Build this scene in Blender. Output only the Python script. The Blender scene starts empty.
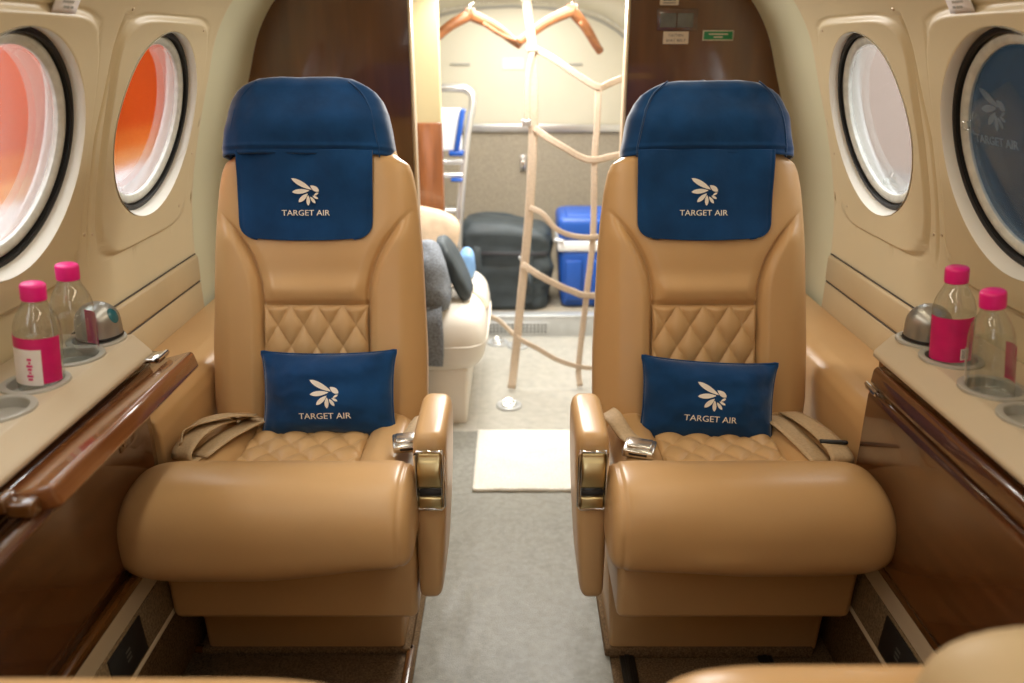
import bpy, bmesh, math, random
from mathutils import Vector, Matrix, noise

random.seed(7)
C = bpy.context.scene.collection
PI = math.pi

# ------------------------------------------------------------------ materials
MATS = {}


def lin(c):
    return tuple((x / 12.92 if x <= .04045 else ((x + .055) / 1.055) ** 2.4) for x in c)


def mat(name, col, rough=.5, spec=.5, metal=0., coat=0., coat_r=.05, bump=None, var=None, sheen=0., stretch=None, col2=None):
    """Procedural principled material. bump=(scale, strength, distance), var=(scale, amount)."""
    m = bpy.data.materials.new(name)
    m.use_nodes = True
    nt = m.node_tree
    b = nt.nodes['Principled BSDF']
    b.inputs['Roughness'].default_value = rough
    b.inputs['Metallic'].default_value = metal
    b.inputs['Specular IOR Level'].default_value = spec
    b.inputs['Coat Weight'].default_value = coat
    b.inputs['Coat Roughness'].default_value = coat_r
    if sheen:
        b.inputs['Sheen Weight'].default_value = sheen
        b.inputs['Sheen Roughness'].default_value = .4
    b.inputs['Base Color'].default_value = (*col, 1)
    tc = nt.nodes.new('ShaderNodeTexCoord')
    mp = nt.nodes.new('ShaderNodeMapping')
    nt.links.new(tc.outputs['Object'], mp.inputs['Vector'])
    if stretch:
        mp.inputs['Scale'].default_value = stretch
    if var:
        n = nt.nodes.new('ShaderNodeTexNoise')
        n.inputs['Scale'].default_value = var[0]
        n.inputs['Detail'].default_value = 5
        nt.links.new(mp.outputs[0], n.inputs['Vector'])
        r = nt.nodes.new('ShaderNodeValToRGB')
        r.color_ramp.elements[0].position = .3
        r.color_ramp.elements[1].position = .7
        c2 = col2 or tuple(min(1, x * (1 + var[1])) for x in col)
        c1 = col if col2 else tuple(x * (1 - var[1]) for x in col)
        r.color_ramp.elements[0].color = (*c1, 1)
        r.color_ramp.elements[1].color = (*c2, 1)
        nt.links.new(n.outputs['Fac'], r.inputs['Fac'])
        nt.links.new(r.outputs['Color'], b.inputs['Base Color'])
    if bump:
        n = nt.nodes.new('ShaderNodeTexNoise')
        n.inputs['Scale'].default_value = bump[0]
        n.inputs['Detail'].default_value = 4
        nt.links.new(mp.outputs[0], n.inputs['Vector'])
        bp = nt.nodes.new('ShaderNodeBump')
        bp.inputs['Strength'].default_value = bump[1]
        bp.inputs['Distance'].default_value = bump[2]
        nt.links.new(n.outputs['Fac'], bp.inputs['Height'])
        nt.links.new(bp.outputs['Normal'], b.inputs['Normal'])
    MATS[name] = m
    return m


def clear_mat(name, tint=(1, 1, 1), gloss=.12, rough=.03, haze=0., haze_col=(.8, .8, .8), refr=0., refr_rough=.2):
    """Thin clear plastic: transparent body, fresnel sheen, optional haze and blurred refraction."""
    m = bpy.data.materials.new(name)
    m.use_nodes = True
    nt = m.node_tree
    nt.nodes.clear()
    out = nt.nodes.new('ShaderNodeOutputMaterial')
    tr = nt.nodes.new('ShaderNodeBsdfTransparent')
    tr.inputs[0].default_value = (*tint, 1)
    cur = tr.outputs[0]
    if refr:
        rf = nt.nodes.new('ShaderNodeBsdfRefraction')
        rf.inputs['Color'].default_value = (*tint, 1)
        rf.inputs['Roughness'].default_value = refr_rough
        rf.inputs['IOR'].default_value = 1.12
        mx = nt.nodes.new('ShaderNodeMixShader')
        mx.inputs[0].default_value = refr
        nt.links.new(cur, mx.inputs[1])
        nt.links.new(rf.outputs[0], mx.inputs[2])
        cur = mx.outputs[0]
    if haze:
        df = nt.nodes.new('ShaderNodeBsdfTranslucent')
        df.inputs[0].default_value = (*haze_col, 1)
        d2 = nt.nodes.new('ShaderNodeBsdfDiffuse')
        d2.inputs[0].default_value = (*haze_col, 1)
        m2 = nt.nodes.new('ShaderNodeMixShader')
        nt.links.new(df.outputs[0], m2.inputs[1])
        nt.links.new(d2.outputs[0], m2.inputs[2])
        mx = nt.nodes.new('ShaderNodeMixShader')
        mx.inputs[0].default_value = haze
        nt.links.new(cur, mx.inputs[1])
        nt.links.new(m2.outputs[0], mx.inputs[2])
        cur = mx.outputs[0]
    gl = nt.nodes.new('ShaderNodeBsdfGlossy')
    gl.inputs['Roughness'].default_value = rough
    lw = nt.nodes.new('ShaderNodeLayerWeight')
    lw.inputs['Blend'].default_value = .5
    pw_ = nt.nodes.new('ShaderNodeMath')
    pw_.operation = 'POWER'
    pw_.inputs[1].default_value = 4.
    nt.links.new(lw.outputs['Facing'], pw_.inputs[0])
    ma = nt.nodes.new('ShaderNodeMath')
    ma.operation = 'MULTIPLY_ADD'
    ma.inputs[1].default_value = gloss * 2.4
    ma.inputs[2].default_value = gloss * .3
    nt.links.new(pw_.outputs[0], ma.inputs[0])
    mx = nt.nodes.new('ShaderNodeMixShader')
    nt.links.new(ma.outputs[0], mx.inputs[0])
    nt.links.new(cur, mx.inputs[1])
    nt.links.new(gl.outputs[0], mx.inputs[2])
    nt.links.new(mx.outputs[0], out.inputs[0])
    MATS[name] = m
    return m


leather = mat('tan_leather', (.57, .355, .165), rough=.33, spec=.42, bump=(420, .10, .001), var=(5, .05))
leather_fine = mat('tan_leather_quilt', (.59, .375, .178), rough=.40, spec=.42, bump=(420, .08, .001), var=(6, .05))
blue = mat('navy_velvet', (.006, .048, .155), rough=.85, spec=.15, sheen=.6, bump=(60, .2, .004), var=(14, .25))
logo_m = mat('cream_embroidery', (.86, .82, .76), rough=.7, bump=(900, .3, .0005))
wall_m = mat('cream_sidewall', (.64, .535, .345), rough=.42, spec=.35, bump=(300, .04, .001), var=(3, .04))
trim_m = mat('pale_arch_trim', (.64, .62, .44), rough=.45, spec=.35, bump=(300, .04, .001), var=(3, .04))
lower_m = mat('tan_lower_sidewall', (.50, .38, .22), rough=.5, spec=.3, bump=(350, .08, .001), var=(4, .05))
reveal_m = mat('window_surround_cream', (.90, .87, .79), rough=.4, var=(5, .03))
seal_m = mat('black_rubber', (.006, .006, .007), rough=.5, spec=.5, bump=(90, .1, .001))
ringw_m = mat('pale_pane_ring', (.62, .62, .56), rough=.35, bump=(260, .2, .001), var=(60, .12))
tube_m = mat('window_tube_grey', (.55, .55, .50), rough=.4, bump=(40, .2, .002), var=(20, .15))
pane_m = clear_mat('clear_pane', (.98, .98, .98), gloss=.003, haze=.002, refr=.7, refr_rough=.11)
haze_m = clear_mat('hazed_pane_edge', (.95, .94, .92), gloss=.06, haze=.36, haze_col=(.62, .60, .55))
pane_dark_m = clear_mat('dimmed_pane', (.17, .23, .28), gloss=.10, haze=.02, haze_col=(.3, .4, .5), refr=.4, refr_rough=.25)
shade_m = clear_mat('clear_sunshade_film', (.86, .9, .92), gloss=.08, haze=.03)
frost_m = clear_mat('frosted_print', (.75, .78, .8), gloss=.05, haze=.35, haze_col=(.55, .6, .62))
plastic_m = clear_mat('clear_bottle_plastic', (.93, .95, .94), gloss=.34, rough=.05, haze=.03)
water_m = clear_mat('bottle_water', (.98, .985, .98), gloss=.05, rough=.02)
sheet_m = clear_mat('clear_floor_film', (.97, .97, .96), gloss=.05, rough=.30, haze=.05)
plate_film_m = clear_mat('glossy_floor_film', (.97, .97, .96), gloss=.28, rough=.10, haze=.03)
pink_m = mat('pink_cap', (.83, .012, .24), rough=.35)
label_m = mat('magenta_label', (.62, .010, .15), rough=.4, bump=(200, .05, .001), var=(40, .1))
label_w = mat('white_label', (.85, .80, .78), rough=.5, var=(60, .04))
ink_m = mat('dark_ink', (.03, .03, .035), rough=.6)
ink_pink = mat('pink_ink', (.72, .02, .2), rough=.5)
seam_m = mat('seam_shade', (.05, .032, .016), rough=.7)
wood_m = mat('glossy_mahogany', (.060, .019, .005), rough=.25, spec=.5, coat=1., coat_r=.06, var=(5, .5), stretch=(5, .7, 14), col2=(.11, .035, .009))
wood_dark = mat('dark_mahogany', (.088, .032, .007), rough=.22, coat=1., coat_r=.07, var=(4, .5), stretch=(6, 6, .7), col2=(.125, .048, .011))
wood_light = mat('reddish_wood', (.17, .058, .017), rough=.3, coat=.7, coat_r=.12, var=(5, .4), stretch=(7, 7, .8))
wood_lit = mat('lit_mahogany', (.16, .052, .014), rough=.22, coat=1., coat_r=.06, var=(5, .5), stretch=(5, .7, 14), col2=(.26, .095, .028))  # mahogany in brighter colours for the light falling on the raised leaf
hanger_m = mat('hanger_wood', (.34, .13, .045), rough=.4, coat=.4, coat_r=.2, var=(9, .25), stretch=(1, 6, 6))
console_m = mat('beige_console', (.60, .505, .37), rough=.45, spec=.35, bump=(300, .05, .001), var=(4, .04))
ringg_m = mat('grey_holder_plastic', (.42, .41, .37), rough=.4, bump=(200, .05, .001))
silver_m = mat('satin_silver', (.42, .42, .40), rough=.32, metal=.75, bump=(300, .03, .001))
teal_m = mat('teal_reflection', (.01, .12, .15), rough=.3, coat=.5)
chrome_m = mat('polished_chrome', (.80, .78, .74), rough=.08, metal=1.)
buckle_m = mat('satin_chrome', (.62, .60, .56), rough=.22, metal=.9)
brass_m = mat('brass_plate', (.66, .53, .28), rough=.30, metal=1., bump=(70, .03, .001))
gold_m = mat('pale_gold_edge', (.62, .50, .36), rough=.3, metal=.6)
black_m = mat('black_plastic', (.012, .012, .013), rough=.45)
panelgrey_m = mat('smoked_lens', (.12, .12, .11), rough=.45, var=(40, .2))
web_m = mat('tan_webbing', (.66, .53, .40), rough=.75, bump=(500, .35, .001), var=(160, .12))
belt_m = mat('beige_belt_webbing', (.50, .36, .21), rough=.7, bump=(600, .35, .001), var=(200, .10))
carpet_b = mat('brown_carpet', (.19, .125, .07), rough=.95, spec=.1, bump=(420, .9, .004), var=(260, .5))
carpet_g = mat('grey_aisle_carpet', (.31, .305, .27), rough=.9, spec=.15, bump=(380, .6, .003), var=(70, .14))
carpet_d = mat('brown_wall_carpet', (.24, .175, .105), rough=.95, spec=.1, bump=(320, .8, .003), var=(220, .35))
carpet_a = mat('pale_entry_carpet', (.47, .45, .40), rough=.9, spec=.15, bump=(300, .5, .003), var=(40, .10))
carpet_r = mat('taupe_wall_carpet', (.42, .37, .29), rough=.95, spec=.1, bump=(260, .7, .003), var=(150, .22))
mat_m = mat('cream_rug', (.86, .83, .75), rough=.95, spec=.1, bump=(240, .9, .004), var=(200, .1))
rear_m = mat('cream_rear_panel', (.74, .70, .56), rough=.5, var=(3, .04))
part_m = mat('cream_partition', (.46, .39, .22), rough=.5, var=(3, .04))
alu_m = mat('brushed_aluminium', (.72, .73, .74), rough=.28, metal=.85, bump=(120, .05, .001))
bluep_m = mat('blue_plastic', (.015, .09, .42), rough=.4, bump=(120, .06, .001))
coolw_m = mat('white_plastic', (.82, .83, .83), rough=.4)
bag_m = mat('black_nylon', (.040, .053, .060), rough=.6, bump=(350, .4, .002), var=(12, .25))
jean_m = mat('grey_knit', (.20, .22, .25), rough=.9, bump=(300, .8, .003), var=(180, .4))
seatc_m = mat('ivory_leather', (.82, .77, .68), rough=.45, bump=(350, .08, .001), var=(5, .05))
tanfab_m = mat('tan_cushion_fabric', (.60, .46, .32), rough=.85, bump=(300, .3, .001), var=(30, .12))
sill_m = mat('grey_sill_metal', (.58, .60, .60), rough=.38, metal=.4, bump=(60, .08, .002), var=(20, .08))
green_m = mat('green_sign', (.006, .19, .06), rough=.4)
sign_m = mat('cream_sign', (.62, .52, .42), rough=.5)
orange_m = mat('orange_hangar_wall', (.36, .040, .002), rough=.8, spec=.02, var=(.6, .15))
peach_m = mat('pale_hangar_plinth', (.55, .24, .08), rough=.8, spec=.02, var=(.5, .06))
apron_m = mat('pale_concrete', (.30, .29, .27), rough=.9, var=(.4, .1))
band2_m = mat('light_orange_band', (.44, .10, .014), rough=.8, spec=.02, var=(.6, .12))
beigew_m = mat('beige_terminal_wall', (.36, .29, .24), rough=.8, spec=.02, var=(.4, .1))
ceil_m = mat('cream_headliner', (.62, .53, .38), rough=.6, bump=(300, .06, .001), var=(3, .03))


# ------------------------------------------------------------------ helpers
def empty(name, loc, label=None, cat=None, group=None):
    o = bpy.data.objects.new(name, None)
    o.empty_display_size = .05
    C.objects.link(o)
    o.location = loc
    tag(o, label, cat, group)
    return o


def tag(o, label=None, cat=None, group=None, kind=None):
    if label: o['label'] = label
    if cat: o['category'] = cat
    if group: o['group'] = group
    if kind: o['kind'] = kind
    return o


def root_of(o):
    while o.parent:
        o = o.parent
    return o


def mesh(name, verts, faces, m, parent=None, smooth=True, recalc=True, loc=None, flip=False, sharp=None, merge=None):
    """Link one mesh object. verts are world coordinates; they are stored relative to the root thing (or loc)."""
    me = bpy.data.meshes.new(name)
    base = Vector(loc) if loc else (root_of(parent).location.copy() if parent else Vector((0, 0, 0)))
    me.from_pydata([tuple(Vector(v) - base) for v in verts], [], [list(f) for f in faces])
    bm = bmesh.new()
    bm.from_mesh(me)
    if merge:
        bmesh.ops.remove_doubles(bm, verts=bm.verts, dist=merge)
    if recalc:
        bmesh.ops.recalc_face_normals(bm, faces=bm.faces)
    if flip:
        bmesh.ops.reverse_faces(bm, faces=bm.faces)
    for f in bm.faces:
        f.smooth = smooth
    bm.to_mesh(me)
    bm.free()
    if sharp and smooth:
        me.set_sharp_from_angle(angle=math.radians(sharp))
    ms = m if isinstance(m, (list, tuple)) else [m]
    for x in ms:
        me.materials.append(x)
    o = bpy.data.objects.new(name, me)
    C.objects.link(o)
    if parent:
        o.parent = parent
    elif loc:
        o.location = loc
    return o


class MB:
    """Collects several shapes into one mesh."""
    def __init__(s):
        s.v, s.f = [], []

    def add(s, v, f):
        n = len(s.v)
        s.v += [tuple(p) for p in v]
        s.f += [[i + n for i in q] for q in f]
        return s

    def build(s, name, m, parent=None, **k):
        return mesh(name, s.v, s.f, m, parent, **k)


def grid(fn, nu, nv, cu=False, cv=False):
    """fn(i,j) -> point; returns verts, faces of a nu x nv grid."""
    v = [fn(i, j) for j in range(nv) for i in range(nu)]
    f = []
    for j in range(nv if cv else nv - 1):
        for i in range(nu if cu else nu - 1):
            a, b = j * nu + i, j * nu + (i + 1) % nu
            c, d = ((j + 1) % nv) * nu + (i + 1) % nu, ((j + 1) % nv) * nu + i
            f.append((a, b, c, d))
    return v, f


def rbox(c, s, r=.01, seg=3, rot=None, taper=None):
    """Rounded box: centre, size, bevel radius, optional Matrix rotation; taper=(tx,ty) scales the bottom."""
    bm = bmesh.new()
    bmesh.ops.create_cube(bm, size=1)
    for v in bm.verts:
        k = (taper if taper and v.co.z < 0 else (1, 1))
        v.co = Vector((v.co.x * s[0] * k[0], v.co.y * s[1] * k[1], v.co.z * s[2]))
    if r > 0:
        bmesh.ops.bevel(bm, geom=bm.edges[:], offset=min(r, min(s) * .49), segments=seg, profile=.5, affect='EDGES')
    bm.verts.index_update()
    R = rot or Matrix.Identity(3)
    v = [R @ x.co + Vector(c) for x in bm.verts]
    f = [[x.index for x in q.verts] for q in bm.faces]
    bm.free()
    return v, f


def prism(poly, y0, y1, axis='y'):
    """poly of (a,b); extruded along axis: 'y' -> (a, y, b), 'x' -> (x, a, b), 'z' -> (a, b, z)."""
    def P(a, b, t):
        return (a, t, b) if axis == 'y' else ((t, a, b) if axis == 'x' else (a, b, t))
    n = len(poly)
    v = [P(a, b, y0) for a, b in poly] + [P(a, b, y1) for a, b in poly]
    f = [(i, (i + 1) % n, n + (i + 1) % n, n + i) for i in range(n)]
    f += [tuple(range(n)), tuple(range(2 * n - 1, n - 1, -1))]
    return v, f


def bevelled(vf, r, seg=2):
    bm = bmesh.new()
    vs = [bm.verts.new(p) for p in vf[0]]
    for q in vf[1]:
        bm.faces.new([vs[i] for i in q])
    bmesh.ops.recalc_face_normals(bm, faces=bm.faces)
    bmesh.ops.bevel(bm, geom=bm.edges[:], offset=r, segments=seg, profile=.5, affect='EDGES', clamp_overlap=True)
    bm.verts.index_update()
    v = [x.co.copy() for x in bm.verts]
    f = [[x.index for x in q.verts] for q in bm.faces]
    bm.free()
    return v, f


def lathe(prof, c=(0, 0, 0), n=40, axis=Vector((0, 0, 1)), xdir=None):
    axis = Vector(axis).normalized()
    x = Vector(xdir) if xdir else (Vector((1, 0, 0)) if abs(axis.x) < .9 else Vector((0, 1, 0)))
    x = (x - axis * x.dot(axis)).normalized()
    y = axis.cross(x)
    c = Vector(c)
    v, f, rings = [], [], []
    for r, z in prof:
        if r < 1e-6:
            rings.append([len(v)])
            v.append(c + axis * z)
        else:
            rings.append(list(range(len(v), len(v) + n)))
            for i in range(n):
                a = 2 * PI * i / n
                v.append(c + axis * z + (x * math.cos(a) + y * math.sin(a)) * r)
    for A, B in zip(rings, rings[1:]):
        for i in range(n):
            j = (i + 1) % n
            if len(A) == 1 and len(B) == 1:
                continue
            if len(A) == 1:
                f.append((A[0], B[i], B[j]))
            elif len(B) == 1:
                f.append((A[i], A[j], B[0]))
            else:
                f.append((A[i], A[j], B[j], B[i]))
    return v, f


def crom(pts, n=8):
    """Catmull-Rom through points (tuples of any length)."""
    P = [Vector(p) for p in pts]
    P = [P[0] * 2 - P[1]] + P + [P[-1] * 2 - P[-2]]
    out = []
    for i in range(1, len(P) - 2):
        for k in range(n):
            t = k / n
            a, b, c, d = P[i - 1], P[i], P[i + 1], P[i + 2]
            out.append(.5 * ((2 * b) + (c - a) * t + (2 * a - 5 * b + 4 * c - d) * t * t + (3 * b - a - 3 * c + d) * t ** 3))
    out.append(P[-2])
    return out


def tube(pts, r, n=10, smooth=6, closed=False):
    p = crom(pts, smooth) if smooth else [Vector(x) for x in pts]
    m = len(p)
    v = []
    up = None
    for i, q in enumerate(p):
        t = (p[min(i + 1, m - 1)] - p[max(i - 1, 0)]).normalized()
        if up is None:
            up = t.orthogonal().normalized()
        up = (up - t * up.dot(t)).normalized()
        w = t.cross(up)
        rr = r(i / (m - 1)) if callable(r) else r
        for k in range(n):
            a = 2 * PI * k / n
            v.append(q + up * math.cos(a) * rr + w * math.sin(a) * rr)
    f = []
    for i in range(m - 1):
        for k in range(n):
            f.append((i * n + k, i * n + (k + 1) % n, (i + 1) * n + (k + 1) % n, (i + 1) * n + k))
    f += [tuple(range(n)), tuple(range((m - 1) * n, m * n))]
    return v, f


def strap(pts, width, wdir, th=.002, smooth=8, wob=0.):
    """A ribbon of webbing along pts. wdir: one vector or one per point."""
    many = isinstance(wdir, list)
    if many:
        q = crom([tuple(p) + tuple(w) for p, w in zip(pts, wdir)], smooth) if smooth else [Vector(tuple(p) + tuple(w)) for p, w in zip(pts, wdir)]
        P = [Vector(x[:3]) for x in q]
        W = [Vector(x[3:]) for x in q]
    else:
        P = crom(pts, smooth) if smooth else [Vector(x) for x in pts]
        W = [Vector(wdir)] * len(P)
    v = []
    m = len(P)
    for i in range(m):
        t = (P[min(i + 1, m - 1)] - P[max(i - 1, 0)]).normalized()
        w = (W[i] - t * W[i].dot(t)).normalized()
        nn = t.cross(w)
        o = nn * (wob * noise.noise(P[i] * 9))
        for a, b in ((-1, -1), (-.5, -1.0), (.5, -1.0), (1, -1), (1, 1), (.5, 1.0), (-.5, 1.0), (-1, 1)):
            v.append(P[i] + w * a * width / 2 + nn * b * th / 2 + o)
    k = 8
    f = []
    for i in range(m - 1):
        for j in range(k):
            f.append((i * k + j, i * k + (j + 1) % k, (i + 1) * k + (j + 1) % k, (i + 1) * k + j))
    f += [tuple(range(k)), tuple(range((m - 1) * k, m * k))]
    return v, f


def text2d(txt, size=1.):
    """Flat triangulated lettering: verts (x,y), faces; anchored centre / baseline."""
    cu = bpy.data.curves.new('lettering', 'FONT')
    cu.body = txt
    cu.align_x = 'CENTER'
    cu.size = size
    cu.resolution_u = 3
    o = bpy.data.objects.new('lettering', cu)
    C.objects.link(o)
    bpy.context.view_layer.update()
    dg = bpy.context.evaluated_depsgraph_get()
    me = bpy.data.meshes.new_from_object(o.evaluated_get(dg))
    v = [(x.co.x, x.co.y) for x in me.vertices]
    f = [tuple(p.vertices) for p in me.polygons]
    bpy.data.objects.remove(o)
    bpy.data.curves.remove(cu)
    bpy.data.meshes.remove(me)
    return v, f


def fit(vf, w, h=None):
    v, f = vf
    x0, x1 = min(p[0] for p in v), max(p[0] for p in v)
    y0, y1 = min(p[1] for p in v), max(p[1] for p in v)
    sx = w / (x1 - x0)
    sy = sx if h is None else h / (y1 - y0)
    return [((p[0] - (x0 + x1) / 2) * sx, (p[1] - y0) * sy) for p in v], f


def thicken(v2, f, place, th):
    """Map flat shapes on a surface: place(u, w, lift) -> point. Gives real thickness."""
    n = len(v2)
    v = [place(a, b, th) for a, b in v2] + [place(a, b, -th * .5) for a, b in v2]
    cnt = {}
    for q in f:
        for i in range(len(q)):
            e = (q[i], q[(i + 1) % len(q)])
            cnt[e] = cnt.get(e, 0) + 1
    fs = [tuple(q) for q in f]
    for (a, b) in cnt:
        if (b, a) not in cnt:
            fs.append((a, b, b + n, a + n))
    return v, fs


def petal(tip, base, w, k=10):
    tx, ty = tip
    bx, by = base
    dx, dy = bx - tx, by - ty
    L = math.hypot(dx, dy)
    nx, ny = -dy / L, dx / L
    pts = []
    for i in range(k + 1):
        t = i / k
        h = math.sin(PI * t ** .85) ** .8 * w / 2
        pts.append((tx + dx * t + nx * h, ty + dy * t + ny * h))
    for i in range(k - 1, 0, -1):
        t = i / k
        h = math.sin(PI * t ** .85) ** .8 * w / 2
        pts.append((tx + dx * t - nx * h, ty + dy * t - ny * h))
    return pts


def logo2d():
    """Leaf-fan emblem over the two words, unit = width of the words."""
    V, F = [], []
    for tip, base, w in [((245, 150), (472, 278), 58), ((248, 306), (446, 288), 54), ((320, 420), (428, 322), 50), ((430, 460), (430, 342), 42),
                         ((512, 435), (455, 358), 34), ((546, 383), (482, 348), 26), ((550, 312), (496, 346), 24), ((556, 298), (458, 230), 56)]:
        p = petal(tip, base, w)
        n = len(V)
        V += [((x - 400) / 560, (575 - y) / 560) for x, y in p]
        k = (len(p)) // 2
        F.append(tuple(range(n, n + len(p))))
    tv, tf = fit(text2d('TARGET AIR'), 1., .115)
    n = len(V)
    V += [(x, y) for x, y in tv]
    F += [tuple(i + n for i in q) for q in tf]
    # split the leaf polygons into strips so that they follow a curved surface
    F2 = []
    for q in F:
        if len(q) > 8:
            L = len(q)
            h = L // 2
            for i in range(h):
                a, b = q[i], q[i + 1]
                c, d = q[(L - i - 1) % L], q[(L - i) % L]
                s = [a, b, c, d]
                t = []
                for z in s:
                    if z not in t: t.append(z)
                F2.append(tuple(t))
        else:
            F2.append(q)
    return V, F2


LOGO = logo2d()


def sgnpow(a, p):
    return math.copysign(abs(a) ** p, a)


def smooth01(x):
    x = max(0., min(1., x))
    return x * x * (3 - 2 * x)


# ------------------------------------------------------------------ camera
cam_d = bpy.data.cameras.new('camera')
cam = bpy.data.objects.new('camera', cam_d)
C.objects.link(cam)
cam.location = (0, 0, 1.19)
cam.rotation_euler = (math.radians(90 - 20.4), 0, 0)
cam_d.sensor_width = 36
cam_d.lens = 28
cam_d.clip_start = .02
cam_d.shift_x = -.001
cam_d.dof.use_dof = True
cam_d.dof.focus_distance = 1.50
cam_d.dof.aperture_fstop = 2.6
bpy.context.scene.camera = cam

# ------------------------------------------------------------------ fuselage shell
PROF = [(.785, .28), (.790, .55), (.788, .74), (.772, .87), (.739, 1.0), (.703, 1.113), (.668, 1.215), (.612, 1.298), (.52, 1.375), (.39, 1.435), (.20, 1.472), (0, 1.483)]
_pp = crom(PROF, 24)
_ss = [0.]
for a, b in zip(_pp, _pp[1:]):
    _ss.append(_ss[-1] + (b - a).length)
SMAX = _ss[-1]


def prof(s):
    """Point and inward normal of the right-hand profile at arc length s."""
    s = max(0, min(SMAX - 1e-6, s))
    lo, hi = 0, len(_ss) - 1
    while hi - lo > 1:
        mid = (lo + hi) // 2
        if _ss[mid] <= s: lo = mid
        else: hi = mid
    t = (s - _ss[lo]) / (_ss[hi] - _ss[lo])
    p = _pp[lo].lerp(_pp[hi], t)
    i0, i1 = max(0, lo - 3), min(len(_pp) - 1, hi + 3)
    d = (_pp[i1] - _pp[i0]).normalized()
    return p, Vector((-d.y, d.x))          # inward (towards x=0 / down)


def s_at_z(z):
    for a, s in zip(_pp, _ss):
        if a.y >= z: return s
    return SMAX


def WP(side, s, Y, off=0.):
    """Point of the cabin side wall; off > 0 lies inside the cabin."""
    p, n = prof(s)
    q = p + n * off
    return Vector((side * q.x, Y, q.y))


SC = s_at_z(1.036)
WR = .187               # radius of the window opening
HP = .245               # half size of a window patch
WY = [1.670, 1.180, .69]
YJ = [Y - .2450 for Y in WY]            # joints between the window panels


def emboss(Y, s):
    """Raised panel around each window and the joints between panels."""
    e = 0.
    for Yc in WY:
        # rounded rectangle, superellipse distance
        a = abs(Y - Yc - .0) / .216
        b = (s - SC + .012) / (.225 if s > SC else .232)
        d = (abs(a) ** 6 + abs(b) ** 6) ** (1 / 6)
        e += .0065 * smooth01((1.0 - d) / .030)
        e -= .003 * math.exp(-((d - 1.015) / .012) ** 2)
    for j in YJ:
        jj = j + .05 * max(0, (s - SC) / .3)
        e -= .007 * math.exp(-((Y - jj) / .0035) ** 2) * smooth01((s - SC + .235) / .03) * smooth01((SC + .235 - s) / .03)
    return e


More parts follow.
